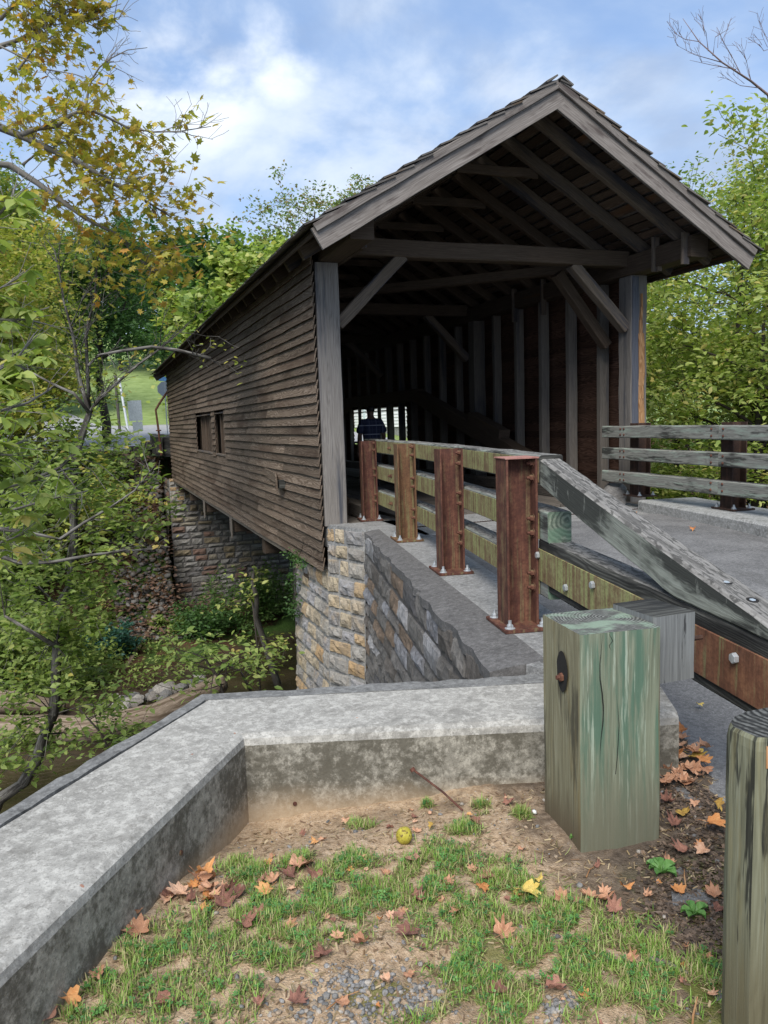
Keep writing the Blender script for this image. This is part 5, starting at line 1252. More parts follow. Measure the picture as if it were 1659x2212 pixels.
LM = {
 'green': leafmat('green_leaves', [(.13, .20, .05), (.19, .265, .065), (.255, .325, .085), (.32, .39, .11), (.15, .23, .055), (.42, .45, .15)]),
 'bright': leafmat('yellow_green_leaves', [(.23, .31, .07), (.32, .39, .10), (.41, .46, .14), (.27, .35, .08), (.48, .50, .17), (.54, .44, .14)]),
 'autumn': leafmat('turning_sycamore_leaves', [(.32, .34, .07), (.46, .40, .08), (.56, .44, .09), (.38, .37, .07), (.56, .36, .07), (.34, .36, .07), (.58, .27, .06), (.42, .30, .06)]),
 'yellow': leafmat('yellowing_leaves', [(.22, .29, .06), (.34, .38, .08), (.46, .44, .10), (.26, .31, .06), (.52, .44, .12), (.42, .30, .09)]),
 'dark': leafmat('dark_green_leaves', [(.05, .11, .035), (.075, .15, .045), (.11, .20, .06), (.06, .125, .04)]),
 'pale': leafmat('pale_sage_leaves', [(.12, .19, .07), (.18, .26, .09), (.24, .30, .11), (.30, .24, .08), (.20, .12, .06)]),
 'teal': leafmat('blue_green_leaves', [(.035, .10, .075), (.05, .13, .10), (.07, .17, .13)]),
 'brown': leafmat('brown_leaf_litter', [(.10, .06, .04), (.16, .095, .065), (.07, .045, .03), (.22, .14, .10), (.13, .07, .05)], .1),
}
def leaves(name, anchors, per, spread, size, tmpl, mat, parent, tilt=.6, flat=.7, cm=.3):
    A = np.asarray(anchors, float); n = len(A)*per
    idx = np.repeat(np.arange(len(A)), per)
    off = RNG.normal(0, 1, (n, 3)); off[:, 2] *= flat; off *= spread*RNG.uniform(.3, 1.1, (n, 1))
    rn = np.clip(RNG.random(n)*(1-cm)+np.repeat(RNG.random(len(A)), per)*cm, 0, .999)
    return cloud(name, tmpl[0], tmpl[1], A[idx]+off, rotmats(n, tilt), size*RNG.uniform(.6, 1.25, n), mat, parent, rnd=rn)
def limb(b, p, d, L, r, lev, anch, up=.12, wig=.28, kids=3, n=5, dens=1., minr=.004):
    pts_ = [Vector(p)]; rad = [r]; q = Vector(p); dd = Vector(d).normalized(); k = max(3, int(L/.35)+2); k = min(k, 8)
    for i in range(k):
        dd = (dd+Vector((random.gauss(0, wig*.5), random.gauss(0, wig*.5), random.gauss(up*.3, wig*.4)))).normalized(); q = q+dd*(L/k); pts_.append(q.copy()); rad.append(max(minr, r*(1-.75*(i+1)/k)))
    b.tube(pts_, rad, n if lev > 1 else 4, cap=False, r=random.random())
    if lev <= 1:
        for i in range(1, len(pts_)): anch.append(tuple(pts_[i]))
    if lev > 0:
        for _ in range(int(kids+random.random())):
            t = random.uniform(.25, 1.); i = min(len(pts_)-2, int(t*(len(pts_)-1))); pp = pts_[i].lerp(pts_[i+1], random.random())
            ax = (pts_[i+1]-pts_[i]).normalized(); s_ = ax.orthogonal().normalized(); s_.rotate(Matrix.Rotation(random.uniform(0, 6.28), 3, ax))
            nd = (ax*.75+s_*random.uniform(.5, 1.0)+Vector((0, 0, up))).normalized(); limb(b, pp, nd, L*random.uniform(.45, .7), max(minr, r*(1-.75*t)*.65), lev-1, anch, up, wig, kids, n, dens, minr)
def tree(label, base, H, crown, mat, leaf, per, size, spread, r0=.14, levels=3, kids=4, group=None, tmpl=OVS, lean=(0, 0), bark='bark', nlimb=9, name="tree", cbot=.3, tilt=.6, cat="tree", nfill=0):
    x, y, z = base; t_ = empty(name, base, label, cat, group); b = MB(); an = []
    top = Vector((x+lean[0], y+lean[1], z+H)); pts_ = [Vector(base)+(top-Vector(base))*(i/8)+Vector((random.gauss(0, .05), random.gauss(0, .05), 0))*(i > 0)*H/8 for i in range(9)]
    rad = [r0*(1-.85*i/8) for i in range(9)]; b.tube(pts_, rad, 8, cap=False)
    for k in range(nlimb):
        f = cbot+(1-cbot)*(k+.5)/nlimb; i = min(7, int(f*8)); p = pts_[i].lerp(pts_[i+1], f*8-i); a = k*2.4+random.uniform(-.4, .4)
        L = crown*(1-.55*max(0, (f-.45)))*random.uniform(.7, 1.15); d = Vector((math.cos(a), math.sin(a), random.uniform(.1, .7)))
        limb(b, p, d, L, rad[i]*.55, levels-1, an, kids=kids)
    tr = b.build("trunk", W[bark], t_, True)
    an = [a for a in an]
    for _ in range(nfill):
        f = random.uniform(cbot, 1); a = random.uniform(0, 6.28); rr = crown*math.sqrt(random.random())*(1-.5*max(0, f-.5)); an.append((x+lean[0]*f+math.cos(a)*rr, y+lean[1]*f+math.sin(a)*rr, z+H*f))
    if per: leaves("crown", an, per, spread, size, tmpl, LM[leaf] if isinstance(leaf, str) else leaf, t_, tilt)
    return t_, an
def hz_(x, y): return float(hterr(x, y))
# --- woods on the far bank, left
LW = "trees on the wooded far bank left of the bridge"
spec = [(-3.2, 29.0, 11, 'yellow', 3.4), (-6.5, 27, 12.5, 'bright', 3.8), (-10, 29, 13, 'green', 4), (-5.2, 34.5, 13.5, 'yellow', 4), (-9, 36, 14, 'bright', 4.2), (-2.4, 31.8, 6.5, 'bright', 1.9), (-13.5, 33, 14.5, 'green', 4.5), (-2.2, 37.5, 10.5, 'green', 3.2), (-8.2, 24.5, 9.5, 'yellow', 3.2), (-4.6, 25.4, 7.0, 'green', 2.8)]
labs_ = ["yellowing tree left of the road gap, nearest the creek", "yellow-green tree far left on the far bank", "green tree at the far left edge of the woods", "tall yellowing tree behind the front row at left", "tall yellow-green tree at the back of the left woods", "small yellow-green tree just left of the road signs", "tallest green tree at the far left skyline", "green tree behind the road gap", "yellowing tree overhanging the creek at the left edge", "low green tree over the creek at left"]
for (x, y, H, lf, cr), lb in zip(spec, labs_):
    tree(lb, (x, y, hz_(x, y)-.1), H, cr, None, lf, 11, .21, .42, r0=.16, levels=3, kids=4, group=LW, bark='bark', nlimb=13, cbot=.12, nfill=110)
# dark tree over the far road
tree("dark green tree hanging over the far road beyond the bridge", (.55, 40.5, hz_(.55, 40.5)-.1), 9.0, 3.1, None, 'dark', 17, .22, .45, r0=.24, levels=3, kids=4, bark='barkd', nlimb=11, cbot=.44, nfill=120)
# low branch of that tree crossing the lawn
# --- wooded hillside beyond (individual trees, group)
HG = "trees on the hillside beyond the road"
hl = []
for (x, y, H, cr, lf, lb) in [(9.6, 66, 12.0, 3.4, 'dark', "dark evergreen-looking tree on the hillside"), (12.4, 62, 12.0, 4.2, 'bright', "rounded yellow-green tree beside the bridge roof line"), (3.2, 88, 12.5, 4.2, 'dark', "dark tree high on the hillside"), (13.5, 68, 13.5, 4.5, 'green', "green tree behind the roof on the hillside"), (-4.5, 66, 13, 4.2, 'green', "green tree at the left of the hillside"), (8.5, 84, 13.0, 5, 'dark', "dark tree at the top of the hillside"), (-7, 64, 14, 5, 'yellow', "yellowing tree on the hillside at left"), (-12, 60, 15, 5, 'green', "green tree on the hillside far left"), (7.6, 63, 8.5, 2.2, 'bright', "small bright tree at the edge of the lawn"), (9.0, 54, 8.0, 2.8, 'green', "green tree just left of the roof edge")]:
    tree(lb, (x, y, hz_(x, y)-.2), H, cr, None, lf, 12, .42, .7, r0=.22, levels=2, kids=4, group=HG, bark='barkd', nlimb=14, cbot=.16, nfill=230, tmpl=QUAD)
# --- sparse tree behind the roof
tree("sparse pale tree with reddish seed clusters rising behind the roof", (12.4, 45, 1), 12.4, 3.6, None, 'pale', 3, .24, .32, r0=.26, levels=3, kids=4, bark='barkd', nlimb=13, cbot=.45, tmpl=OVS, tilt=.9, lean=(.4, 0))
tree("sparse pale tree partly hidden by the roof", (15.0, 46, 1), 13.6, 2.9, None, 'pale', 3, .24, .30, r0=.24, levels=3, kids=4, bark='barkd', nlimb=11, cbot=.5, tmpl=OVS, tilt=.9)
# --- right-hand woods
RW = "trees behind the right guardrail"
rs = [(12.4, 12.6, 6.3, 2.7, 'bright', .75, "yellow-green tree right behind the timber post"), (14.9, 11.4, 7.2, 2.9, 'bright', .8, "yellow-green tree at the right edge of the picture"), (12.6, 16.2, 8.6, 1.9, 'bright', .8, "narrow yellow-green tree rising beside the right roof edge"), (13.6, 15.8, 7.8, 3.0, 'green', .8, "taller green tree behind the right guardrail"), (17.5, 14.5, 9.2, 3.3, 'bright', .8, "tall yellow-green tree at the right skyline"), (12.6, 17.8, 6.6, 2.6, 'green', .8, "green tree close to the bridge wall on the right"), (17.5, 20, 9.6, 3.8, 'green', .9, "green tree far back on the right"), (22, 18, 10, 4.0, 'yellow', .9, "yellowing tree at the back of the right woods"), (16.5, 25.5, 8.5, 3.3, 'green', .9, "green tree deep behind the bridge wall"), (10.9, 10.6, 3.6, 1.7, 'bright', .7, "low bushy tree beside the right guardrail"), (12.7, 9.2, 3.8, 1.9, 'green', .7, "low green tree behind the second guardrail post")]
for (x, y, H, cr, lf, q, lb) in rs:
    zb = hz_(x, y)-.1
    tree(lb, (x, y, zb), H-zb*.6, cr, None, lf, 11, .125, .24, r0=.12, levels=3, kids=5, group=RW, bark='barkd', nlimb=13, cbot=.06 if H < 9 else .10, nfill=70, tmpl=OVA if y < 14 else OVS)
# bare branches at the top right
bt = empty("tree", (14.9, 12.6, 0), "bare-topped tree with leafless reddish twigs at the upper right", "tree"); b = MB(); an = []
def path(b, pl_, r0, r1, n=6): b.tube([p for p in pl_], [r0+(r1-r0)*i/(len(pl_)-1) for i in range(len(pl_))], n, cap=True, r=random.random())
yb = 14.0
def PP(*uv): return [aty(u, v, yb+.3*math.sin(i*1.7)) for i, (u, v) in enumerate(uv)]
main = PP((1700, 420), (1659, 205), (1622, 175), (1560, 135), (1510, 90), (1475, 40)); path(b, [Vector((14.9, 12.6, -1)), Vector((15.0, 13.2, 4))]+main, .045, .005)
for uvs in (((1560, 135), (1500, 118), (1462, 98)), ((1540, 120), (1545, 80), (1575, 62)), ((1510, 90), (1480, 85), (1455, 70)), ((1600, 160), (1580, 120), (1560, 85)), ((1622, 175), (1612, 130), (1600, 110)), ((1590, 150), (1535, 140), (1490, 130)), ((1690, 160), (1665, 105), (1640, 45)), ((1665, 105), (1650, 110), (1640, 95)), ((1530, 110), (1525, 70), (1520, 60)), ((1640, 190), (1600, 185), (1570, 170))):
    ps = PP(*uvs); path(b, ps, .010, .003, 4)
    for k in range(4): limb(b, ps[random.randint(0, 1)].lerp(ps[-1], random.random()), (ps[-1]-ps[0]).normalized()+Vector((random.gauss(0, .4), 0, .4)), .35, .005, 1, an, kids=2, minr=.003)
b.build("trunk", wood('reddish_bare_bark', (.10, .06, .055), (.19, .13, .12), (.27, .20, .19), cracks=False), bt, True)
# --- left: leaning creek tree with a forked bare top
ct = empty("tree", (-1.75, 13, -5), "leaning creekside tree with a forked, half bare top at the left", "tree"); b = MB(); an = []
yt = 13.0
def PY(y, *uv, j=.12): return [aty(u, v, y+random.uniform(-j, j)) for (u, v) in uv]
trunk_ = PY(yt, (-30, 1790), (0, 1725), (50, 1692), (79, 1643), (96, 1586), (116, 1543), (124, 1395), (126, 1309), (155, 1262), (160, 1163), (157, 1050), (164, 985), (185, 915), (193, 892))
path(b, trunk_, .10, .046, 8)
l1 = PY(yt, (193, 892), (181, 850), (167, 797), (162, 746), (152, 702), (137, 648), (131, 603), (118, 540)); path(b, l1, .036, .010, 6)
l2 = PY(yt, (193, 892), (188, 782), (186, 722), (195, 680), (205, 648), (207, 603), (215, 520)); path(b, l2, .032, .009, 6)
l3 = PY(yt-.6, (193, 892), (215, 862), (247, 832), (298, 788), (348, 752), (393, 713)); path(b, l3, .032, .010, 6)
l4 = PY(yt-1.2, (190, 790), (212, 768), (262, 758), (327, 749), (381, 756), (455, 774)); path(b, l4, .020, .026, 6)
l5 = PY(yt-.8, (193, 892), (160, 850), (115, 830), (60, 800)); path(b, l5, .03, .012, 6)
l6 = PY(yt-1.0, (120, 1395), (60, 1360), (10, 1330)); path(b, l6, .04, .02, 6)
l7 = PY(yt-2, (-20, 1195), (40, 1215), (110, 1215), (190, 1200), (270, 1190), (360, 1183)); path(b, l7, .035, .012, 6)
l8 = PY(yt-2.6, (-20, 1140), (60, 1150), (130, 1165), (180, 1130), (240, 1095), (290, 1060), (335, 1005)); path(b, l8, .03, .008, 6)
l9 = PY(yt-.6, (155, 985), (130, 1010), (60, 1040), (0, 1075)); path(b, l9, .03, .014, 6)
dead = []
for L_, nn, ln in ((l1, 16, 1.0), (l2, 14, .9), (l3, 18, .7), (l4, 9, .5), (l7, 8, .5), (l8, 8, .5)):
    for _ in range(nn):
        i = random.randint(0, len(L_)-2); p = L_[i].lerp(L_[i+1], random.random()); d = (L_[i+1]-L_[i]).normalized()+Vector((random.gauss(0, .7), random.gauss(0, .5), random.gauss(.15, .6)))
        limb(b, p, d, random.uniform(.4, 1.)*ln, .010, 1, dead, kids=3, minr=.0035)
live = []
for (u, v, ru, rv, k) in ((60, 1500, 60, 45, 9), (120, 1370, 70, 60, 16), (40, 1250, 60, 80, 14), (160, 1280, 60, 60, 12), (210, 1130, 60, 60, 8), (120, 1080, 90, 60, 10), (60, 1400, 60, 60, 12), (30, 1620, 40, 50, 8), (150, 1480, 70, 40, 9), (235, 1600, 45, 20, 4), (90, 980, 60, 50, 6), (250, 1010, 60, 50, 6), (130, 1640, 40, 30, 4), (290, 1130, 40, 30, 4), (20, 1130, 40, 50, 8)):
    for _ in range(k):
        p = aty(u+random.gauss(0, ru*.5), v+random.gauss(0, rv*.5), yt+random.uniform(-1.2, 1.0)); near_ = min(trunk_+l5+l6+l9+l8, key=lambda q: (q-p).length)
        if random.random() < .5: b.tube([near_, near_.lerp(p, .5)+Vector((0, 0, .12)), p], [.012, .008, .004], 4, cap=False)
        limb(b, p, Vector((random.gauss(0, 1), random.gauss(0, 1), .2)), .5, .006, 1, live, kids=3, minr=.003)
b.build("trunk", wood('grey_mottled_bark', (.05, .045, .04), (.13, .12, .105), (.26, .25, .23), cracks=False, stain=(.035, .03, .026), st=(.45, .6), ssc=(3, 9)), ct, True)
leaves("crown", live, 5, .14, .125, OVA, LM['green'], ct, .5, .8, .5)
leaves("yellow_leaves", [random.choice(live) for _ in range(60)]+[random.choice(dead) for _ in range(200)], 2, .12, .10, OVA, LM['yellow'], ct, .6)
# twig tips reaching over from below the parapet
for (u0, v0, u1, v1, yy, lb, sz, lf) in ((560, 1470, 480, 1430, 8.0, "leafy green sprig showing above the bend of the parapet", .085, 'green'), (500, 1500, 440, 1420, 7.5, "leafy green sprig over the water left of the first sprig", .085, 'green'), (270, 1640, 170, 1530, 9.0, "small leafy branch hanging over the log", .10, 'green'), (565, 1480, 545, 1300, 11.5, "shoot with vine leaves standing in front of the creek shrub", .10, 'bright')):
    sp_ = empty("sapling", aty(u0, v0+40, yy), lb, "sapling"); b = MB(); A_ = []
    path(b, [aty(u0, v0+60, yy), aty((u0+u1)/2, (v0+v1)/2, yy), aty(u1, v1, yy)], .018, .008, 6)
    for _ in range(9):
        t_ = random.random(); p = aty(u0+(u1-u0)*t_, v0+(v1-v0)*t_, yy); limb(b, p, Vector((random.gauss(0, 1), random.gauss(0, .6), random.gauss(.2, .4))), .45, .007, 1, A_, kids=2, minr=.003)
    b.build("trunk", W['barkd'], sp_, True); leaves("crown", A_, 3, .10, sz, OVA, LM[lf], sp_, .45)
# --- near overhanging branches at the left edge (large bright leaves)
nt = empty("tree", (-2.6, 7, -3), "near tree at the left edge with large bright drooping leaves", "tree"); b = MB(); A_ = []
path(b, [Vector((-2.6, 7, -5)), Vector((-2.4, 7, 0)), Vector((-2.3, 7.1, 4))], .12, .05, 8)
for uvs, yy in ((((-160, 850), (-20, 810), (40, 770), (75, 720)), 7.), (((-160, 1080), (-20, 1060), (70, 1040), (150, 1010)), 7.2), (((-160, 760), (-30, 640), (40, 600)), 7.4), (((-160, 960), (-40, 900), (60, 870), (110, 840)), 6.6), (((-160, 1000), (-20, 980), (60, 950)), 6.8), (((-160, 560), (-20, 480), (20, 440), (35, 400)), 6.6), (((-160, 700), (-20, 690), (55, 690), (100, 700)), 7.6), (((-160, 1140), (0, 1110), (100, 1080), (190, 1060)), 7.6), (((-160, 1250), (-20, 1180), (60, 1150)), 7.4), (((-160, 800), (-10, 770), (60, 800)), 7.9)):
    ps = [aty(u, v, yy+random.uniform(-.1, .1)) for u, v in uvs]; path(b, [Vector((-2.35, 7.05, ps[0].z-.4))]+ps, .022, .006, 5)
    for _ in range(17):
        i = random.randint(0, len(ps)-2); p = ps[i].lerp(ps[i+1], random.random()); limb(b, p, (ps[i+1]-ps[i]).normalized()*.6+Vector((random.gauss(0, .5), random.gauss(0, .5), random.gauss(.0, .5))), .32, .005, 0, [], kids=0, minr=.003)
        A_.append(tuple(p+Vector((random.gauss(0, .16), random.gauss(0, .16), random.gauss(0, .14)))))
b.build("trunk", W['twig'], nt, True)
# compound sprays: several leaflets radiating from each anchor
pos = []; rot = []; scl = []; rn = []
for a in A_:
    k = random.randint(4, 6); a0 = random.random()*6.28; c0 = random.random(); az = Vector((random.gauss(0, .35), random.gauss(0, .35), 1)).normalized()
    for i in range(k):
        th = a0+(i-k/2)*.75; d = Vector((math.cos(th), math.sin(th), random.uniform(-.75, -.1))).normalized(); n_ = (az-d*az.dot(d)).normalized(); s_ = n_.cross(d)
        pos.append(a); rot.append(np.array([[d.x, s_.x, n_.x], [d.y, s_.y, n_.y], [d.z, s_.z, n_.z]])); scl.append(random.uniform(.11, .19)); rn.append(min(.999, c0*.5+random.random()*.5))
cloud("crown", OVA[0], OVA[1], np.array(pos), np.array(rot), np.array(scl), LM['bright'], nt, rnd=np.array(rn))
# --- sycamore in the upper left
sy = empty("tree", (-4.5, 12.5, -4), "sycamore whose turning olive and orange leaves fill the upper left sky", "tree"); b = MB(); A_ = []; bare = []
path(b, [Vector((-4.5, 12.5, -6)), Vector((-4.3, 12.4, 1)), Vector((-3.8, 12.2, 6)), Vector((-3.6, 12.2, 11))], .24, .12, 8)
def SY(y, *uv): return [aty(u, v, y+.25*math.sin(i*1.3)) for i, (u, v) in enumerate(uv)]
B1 = SY(12, (-250, 250), (0, 275), (60, 300), (172, 352), (235, 392), (300, 425), (370, 469)); B2 = SY(12.4, (-200, 330), (21, 357), (80, 395), (150, 447), (200, 480), (254, 507), (290, 550), (335, 590)); B3 = SY(11.7, (47, 290), (80, 278), (125, 271), (150, 250), (185, 234), (225, 250), (275, 275), (330, 285), (385, 284), (456, 273))
B4 = SY(11.7, (185, 232), (190, 200), (198, 172), (215, 145), (241, 125), (275, 108), (318, 103)); B5 = SY(12.6, (-200, 150), (0, 100), (45, 85), (85, 55), (110, 20)); B6 = SY(12.3, (-200, 60), (0, 40), (30, 10), (60, -30)); B7 = SY(12.5, (50, 355), (75, 335), (95, 328), (130, 330), (190, 340))
for P_, r0_, r1_ in ((B1, .065, .010), (B2, .055, .008), (B3, .035, .005), (B4, .018, .004), (B5, .045, .008), (B6, .05, .01), (B7, .022, .006)): path(b, P_, r0_, r1_, 7)
def twigs(P_, n, L, out, lo=0., hi=1., lev=1, up=.1):
    for _ in range(n):
        t_ = random.uniform(lo, hi)*(len(P_)-1.001); i = int(t_); p = P_[i].lerp(P_[i+1], t_-i); d = (P_[i+1]-P_[i]).normalized()*.7+Vector((random.gauss(0, .5), random.gauss(0, .5), random.gauss(up, .55))); limb(b, p, d, L*random.uniform(.6, 1.2), .008, lev, out, kids=3, minr=.003, up=up)
twigs(B1, 26, .8, A_, .25, 1.); twigs(B2, 26, .8, A_, .2, 1.); twigs(B3, 16, .55, A_, 0, .85); twigs(B7, 8, .6, A_); twigs(B5, 14, .8, A_, .2); twigs(B6, 12, .8, A_, .2); twigs(B4, 9, .4, bare, .3); twigs(B3, 7, .4, bare, .7)
for _ in range(10): twigs(SY(12.2, (0, 60), (120, 60), (260, 40)), 1, .5, bare, .3)
X5 = SY(12.0, (0, 100), (100, 150), (160, 160), (250, 190)); path(b, X5, .014, .003, 5); twigs(X5, 6, .35, bare)
X6 = SY(12.2, (60, 30), (150, 35), (215, 25), (262, 8)); path(b, X6, .012, .004, 5); twigs(X6, 7, .3, A_)
X7 = SY(12.2, (40, 150), (120, 40), (160, 20)); path(b, X7, .016, .004, 5); twigs(X7, 9, .5, A_)
for (u, v, ru, rv, k) in ((120, 60, 70, 45, 22), (60, 130, 50, 40, 18), (30, 30, 40, 30, 10), (130, 210, 70, 40, 22), (60, 240, 60, 40, 20), (230, 190, 45, 30, 16), (255, 260, 45, 25, 14), (170, 300, 70, 25, 18), (60, 330, 60, 30, 10), (260, 390, 45, 30, 16), (180, 430, 50, 30, 14), (330, 440, 40, 20, 12), (410, 430, 35, 20, 16), (450, 480, 25, 25, 10), (390, 520, 60, 20, 9), (110, 480, 50, 40, 14), (270, 520, 40, 20, 8), (430, 400, 15, 25, 6), (350, 590, 40, 30, 10), (480, 510, 15, 10, 3), (200, 130, 40, 20, 3)):
    for _ in range(int(k*.8)): A_.append(tuple(aty(u+random.gauss(0, ru*.6), v+random.gauss(0, rv*.6), 12.1+random.uniform(-.7, .7))))
b.build("trunk", W['twig'], sy, True)
A_ = [a for a in A_ if random.random() < .78]
leaves("crown", A_, 2, .14, .155, MAP, LM['autumn'], sy, .9, .9, .35)
# --- undergrowth on the banks (ground cover)
random.seed(5)
def scatter(xr, yr, n, cond=lambda x, y: True):
    out = []
    while len(out) < n:
        x, y = random.uniform(*xr), random.uniform(*yr)
        if cond(x, y): out.append((x, y, hz_(x, y)+random.uniform(0, .35)))
    return out
def cv(x, y): return mn.noise(Vector((x*.45, y*.45, 3))) > -.12-.25*(x < -1)+.38*(x > .0)*(y > 26)
o = leaves("undergrowth", scatter((-14, 2.0), (21.8, 34.5), 2600, cv), 9, .22, .12, OVS, LM['green'], None, .6, .6); tag(o, "dense green undergrowth covering the far creek bank", None, None, 'stuff')
o = leaves("undergrowth", scatter((-14, .3), (26, 36), 800, lambda x, y: mn.noise(Vector((x*.6+9, y*.6, 3))) > 0), 9, .30, .13, OVS, LM['bright'], None, .6, .8); tag(o, "lighter yellow-green undergrowth higher on the far bank", None, None, 'stuff')
o = leaves("undergrowth", scatter((8.2, 16), (6, 13), 900), 10, .28, .11, OVA, LM['bright'], None, .6, .7); tag(o, "leafy undergrowth behind the right guardrail", None, None, 'stuff')
o = leaves("leaf_litter", scatter((-.6, 2.5), (25.5, 34), 520), 6, .22, .13, QUAD, LM['brown'], None, .35, .15); tag(o, "brown fallen leaves over the slope beside the far abutment", None, None, 'stuff')
o = leaves("leaf_litter", scatter((7.2, 8.4), (2.5, 8), 200), 4, .1, .05, QUAD, LM['brown'], None, .35, .15)
tag(o, "brown leaf litter behind the right kerb", None, None, 'stuff')
pts_ = np.array([(x, y) for x, y, z in scatter((.3, 2.3), (25.8, 33), 1300)]); stones("riprap", "grey broken stones covering the slope beside the far abutment", pts_, lambda x, y: hterr(x, y)+.02, .04, .15, C['riprap'])
# short bank grass at the far road edge
pts_ = np.array([(x, y) for x, y, z in scatter((-3, 2.2), (33.6, 36.6), 5000)]); n = len(pts_)
o = cloud("bank_grass", [(0, -.5, 0), (0, .5, 0), (.3, 0, 1)], [(0, 1, 2)], np.column_stack([pts_, hterr(pts_[:, 0], pts_[:, 1])]), rotmats(n, .3), None, MG, nonuni=np.column_stack([np.full(n, .12), np.full(n, .03), RNG.uniform(.06, .16, n)])); tag(o, "mown grass verge around the foot of the road sign", None, None, 'stuff')
# creek shrub under the bridge + others
def shrub(label, c, r, n, size, leaf, zsq=.9, tmpl=OVS, name="shrub"):
    t_ = empty(name, c, label, "shrub"); b = MB(); A_ = []
    for k in range(9):
        a = k*2.4; limb(b, Vector(c), Vector((math.cos(a)*.6, math.sin(a)*.6, 1)), r*1.5, .02, 2, A_, kids=3)
    for _ in range(n):
        v = Vector((random.gauss(0, 1), random.gauss(0, 1), random.gauss(0, 1))).normalized()*r*random.uniform(.5, 1.); A_.append((c[0]+v.x, c[1]+v.y, c[2]+r*.95+v.z*zsq))
    b.build("stems", W['barkd'], t_, True); leaves("foliage", A_, 7, r*.16, size, tmpl, LM[leaf] if isinstance(leaf, str) else leaf, t_, .55); return t_
LMd = leafmat('deep_green_shrub_leaves', [(.06, .12, .03), (.09, .16, .04), (.13, .21, .055), (.07, .13, .035)])  # darker green leaf colours for shrubs near the far abutment
shrub("round green shrub growing in front of the far abutment under the bridge", (4.45, 26.6, -6.0), 1.05, 110, .14, LMd)
shrub("yellow-green shrub at the right end of the far abutment base", (5.85, 27.6, -6.0), .85, 60, .13, LMd)
shrub("low dark shrub on the bank left of the round shrub", (2.9, 25.6, -6.0), .75, 90, .14, 'dark')
shrub("blue-green feathery shrub on the bank beside the fallen pole", (-.15, 25.0, -6.1), .75, 90, .17, 'teal')
shrub("low green shrub at the water edge left of the rocks", (-1.3, 22.6, -6.1), .95, 110, .15, 'green')
shrub("small green bush at the foot of the far abutment corner", (2.1, 26.6, -5.9), .5, 50, .13, 'green')
shrub("leafy bush on the left bank above the log", (-3.4, 23.4, -6.0), 1.4, 150, .16, 'green')
shrub("pale bush beneath the small tree by the road gap", (-.6, 29.5, -3.5), 1.2, 130, .16, 'bright')
shrub("green bush on the upper bank below the road sign", (.15, 32.0, -1.3), .95, 110, .15, 'green')
sn = empty("snag", (4.9, 22.5, -6.4), "broken bare trunk leaning in front of the round creek shrub", "tree"); b = MB(); A_ = []
ps = SY(19., (600, 1480), (575, 1400), (552, 1330), (555, 1290), (545, 1260), (548, 1235)); path(b, ps, .10, .035, 7); twigs(ps, 6, .5, A_, .3); b.build("trunk", W['bark'], sn, True); leaves("leaves", A_[:26], 2, .15, .16, OVA, LM['bright'], sn)
# ivy on the abutment ledge
iv_ = empty("ivy", (2.72, 10.6, -.7), "dark green ivy hanging over the ledge of the near abutment", "ivy"); A_ = []
for _ in range(40): q = (2.62+random.gauss(0, .03), 10.9+random.gauss(0, .28), -.66+abs(random.gauss(0, .05))); A_.append(q)
for _ in range(60): zz_ = random.uniform(0, 1); A_.append((2.60+random.gauss(0, .03), 11.15+random.gauss(0, .08), -.7-zz_*.85))
leaves("foliage", A_, 4, .05, .06, OVS, LM['dark'], iv_, .8)
one("stems", W['barkd'], iv_, lambda b: (b.tube([(2.66, 11.1, -.6), (2.60, 11.15, -1.0), (2.61, 11.12, -1.5)], .006, 4), b.tube([(2.70, 10.6, -.2), (2.66, 10.7, -.45), (2.62, 10.9, -.66)], .004, 4)))
# log, pole, rocks
lg = MB(); LP = [(-5.2, 20.9, -5.55), (-2.2, 20.0, -5.72), (-.5, 19.5, -5.80), (.9, 19.6, -5.78), (2.0, 20.2, -5.65), (2.9, 20.9, -5.55)]
pts_ = []; rd = []
for i in range(len(LP)-1):
    for k in range(6): t_ = k/6; pts_.append(Vector(LP[i]).lerp(Vector(LP[i+1]), t_)+Vector((0, 0, random.gauss(0, .012)))); rd.append((.36-.018*(i+t_))*random.uniform(.96, 1.04))
lg.tube(pts_, rd, 14); lo = lg.build("log", W['log'], None, True); tag(lo, "big bleached fallen log lying across the creek at the left", "log")
lg = MB(); lg.tube([Vector((-7, 22.2, -5.3)), Vector((-4.5, 21.9, -5.35)), Vector((-2.4, 21.6, -5.55)), Vector((-1.2, 21.3, -5.8))], [.42, .38, .3, .16], 12); lo = lg.build("log", W['log'], None, True); tag(lo, "pale root end of a second log behind the big fallen log", "log")
pl2 = MB(); pl2.tube([Vector((.25, 23.6, -5.85)), Vector((1.2, 26.2, -5.35)), Vector((2.1, 28.6, -4.4))], [.075, .07, .055], 7); tag(pl2.build("pole", W['log'], None, True), "straight fallen pole leaning up the stony slope", "pole")
br_ = MB(); br_.tube([Vector((.6, 30.4, -2.5)), Vector((1.2, 29.8, -2.6)), Vector((1.9, 30.5, -2.2))], [.07, .06, .04], 6); tag(br_.build("branch", W['bark'], None, True), "fallen branch half way up the stony slope", "branch")
rk0 = None
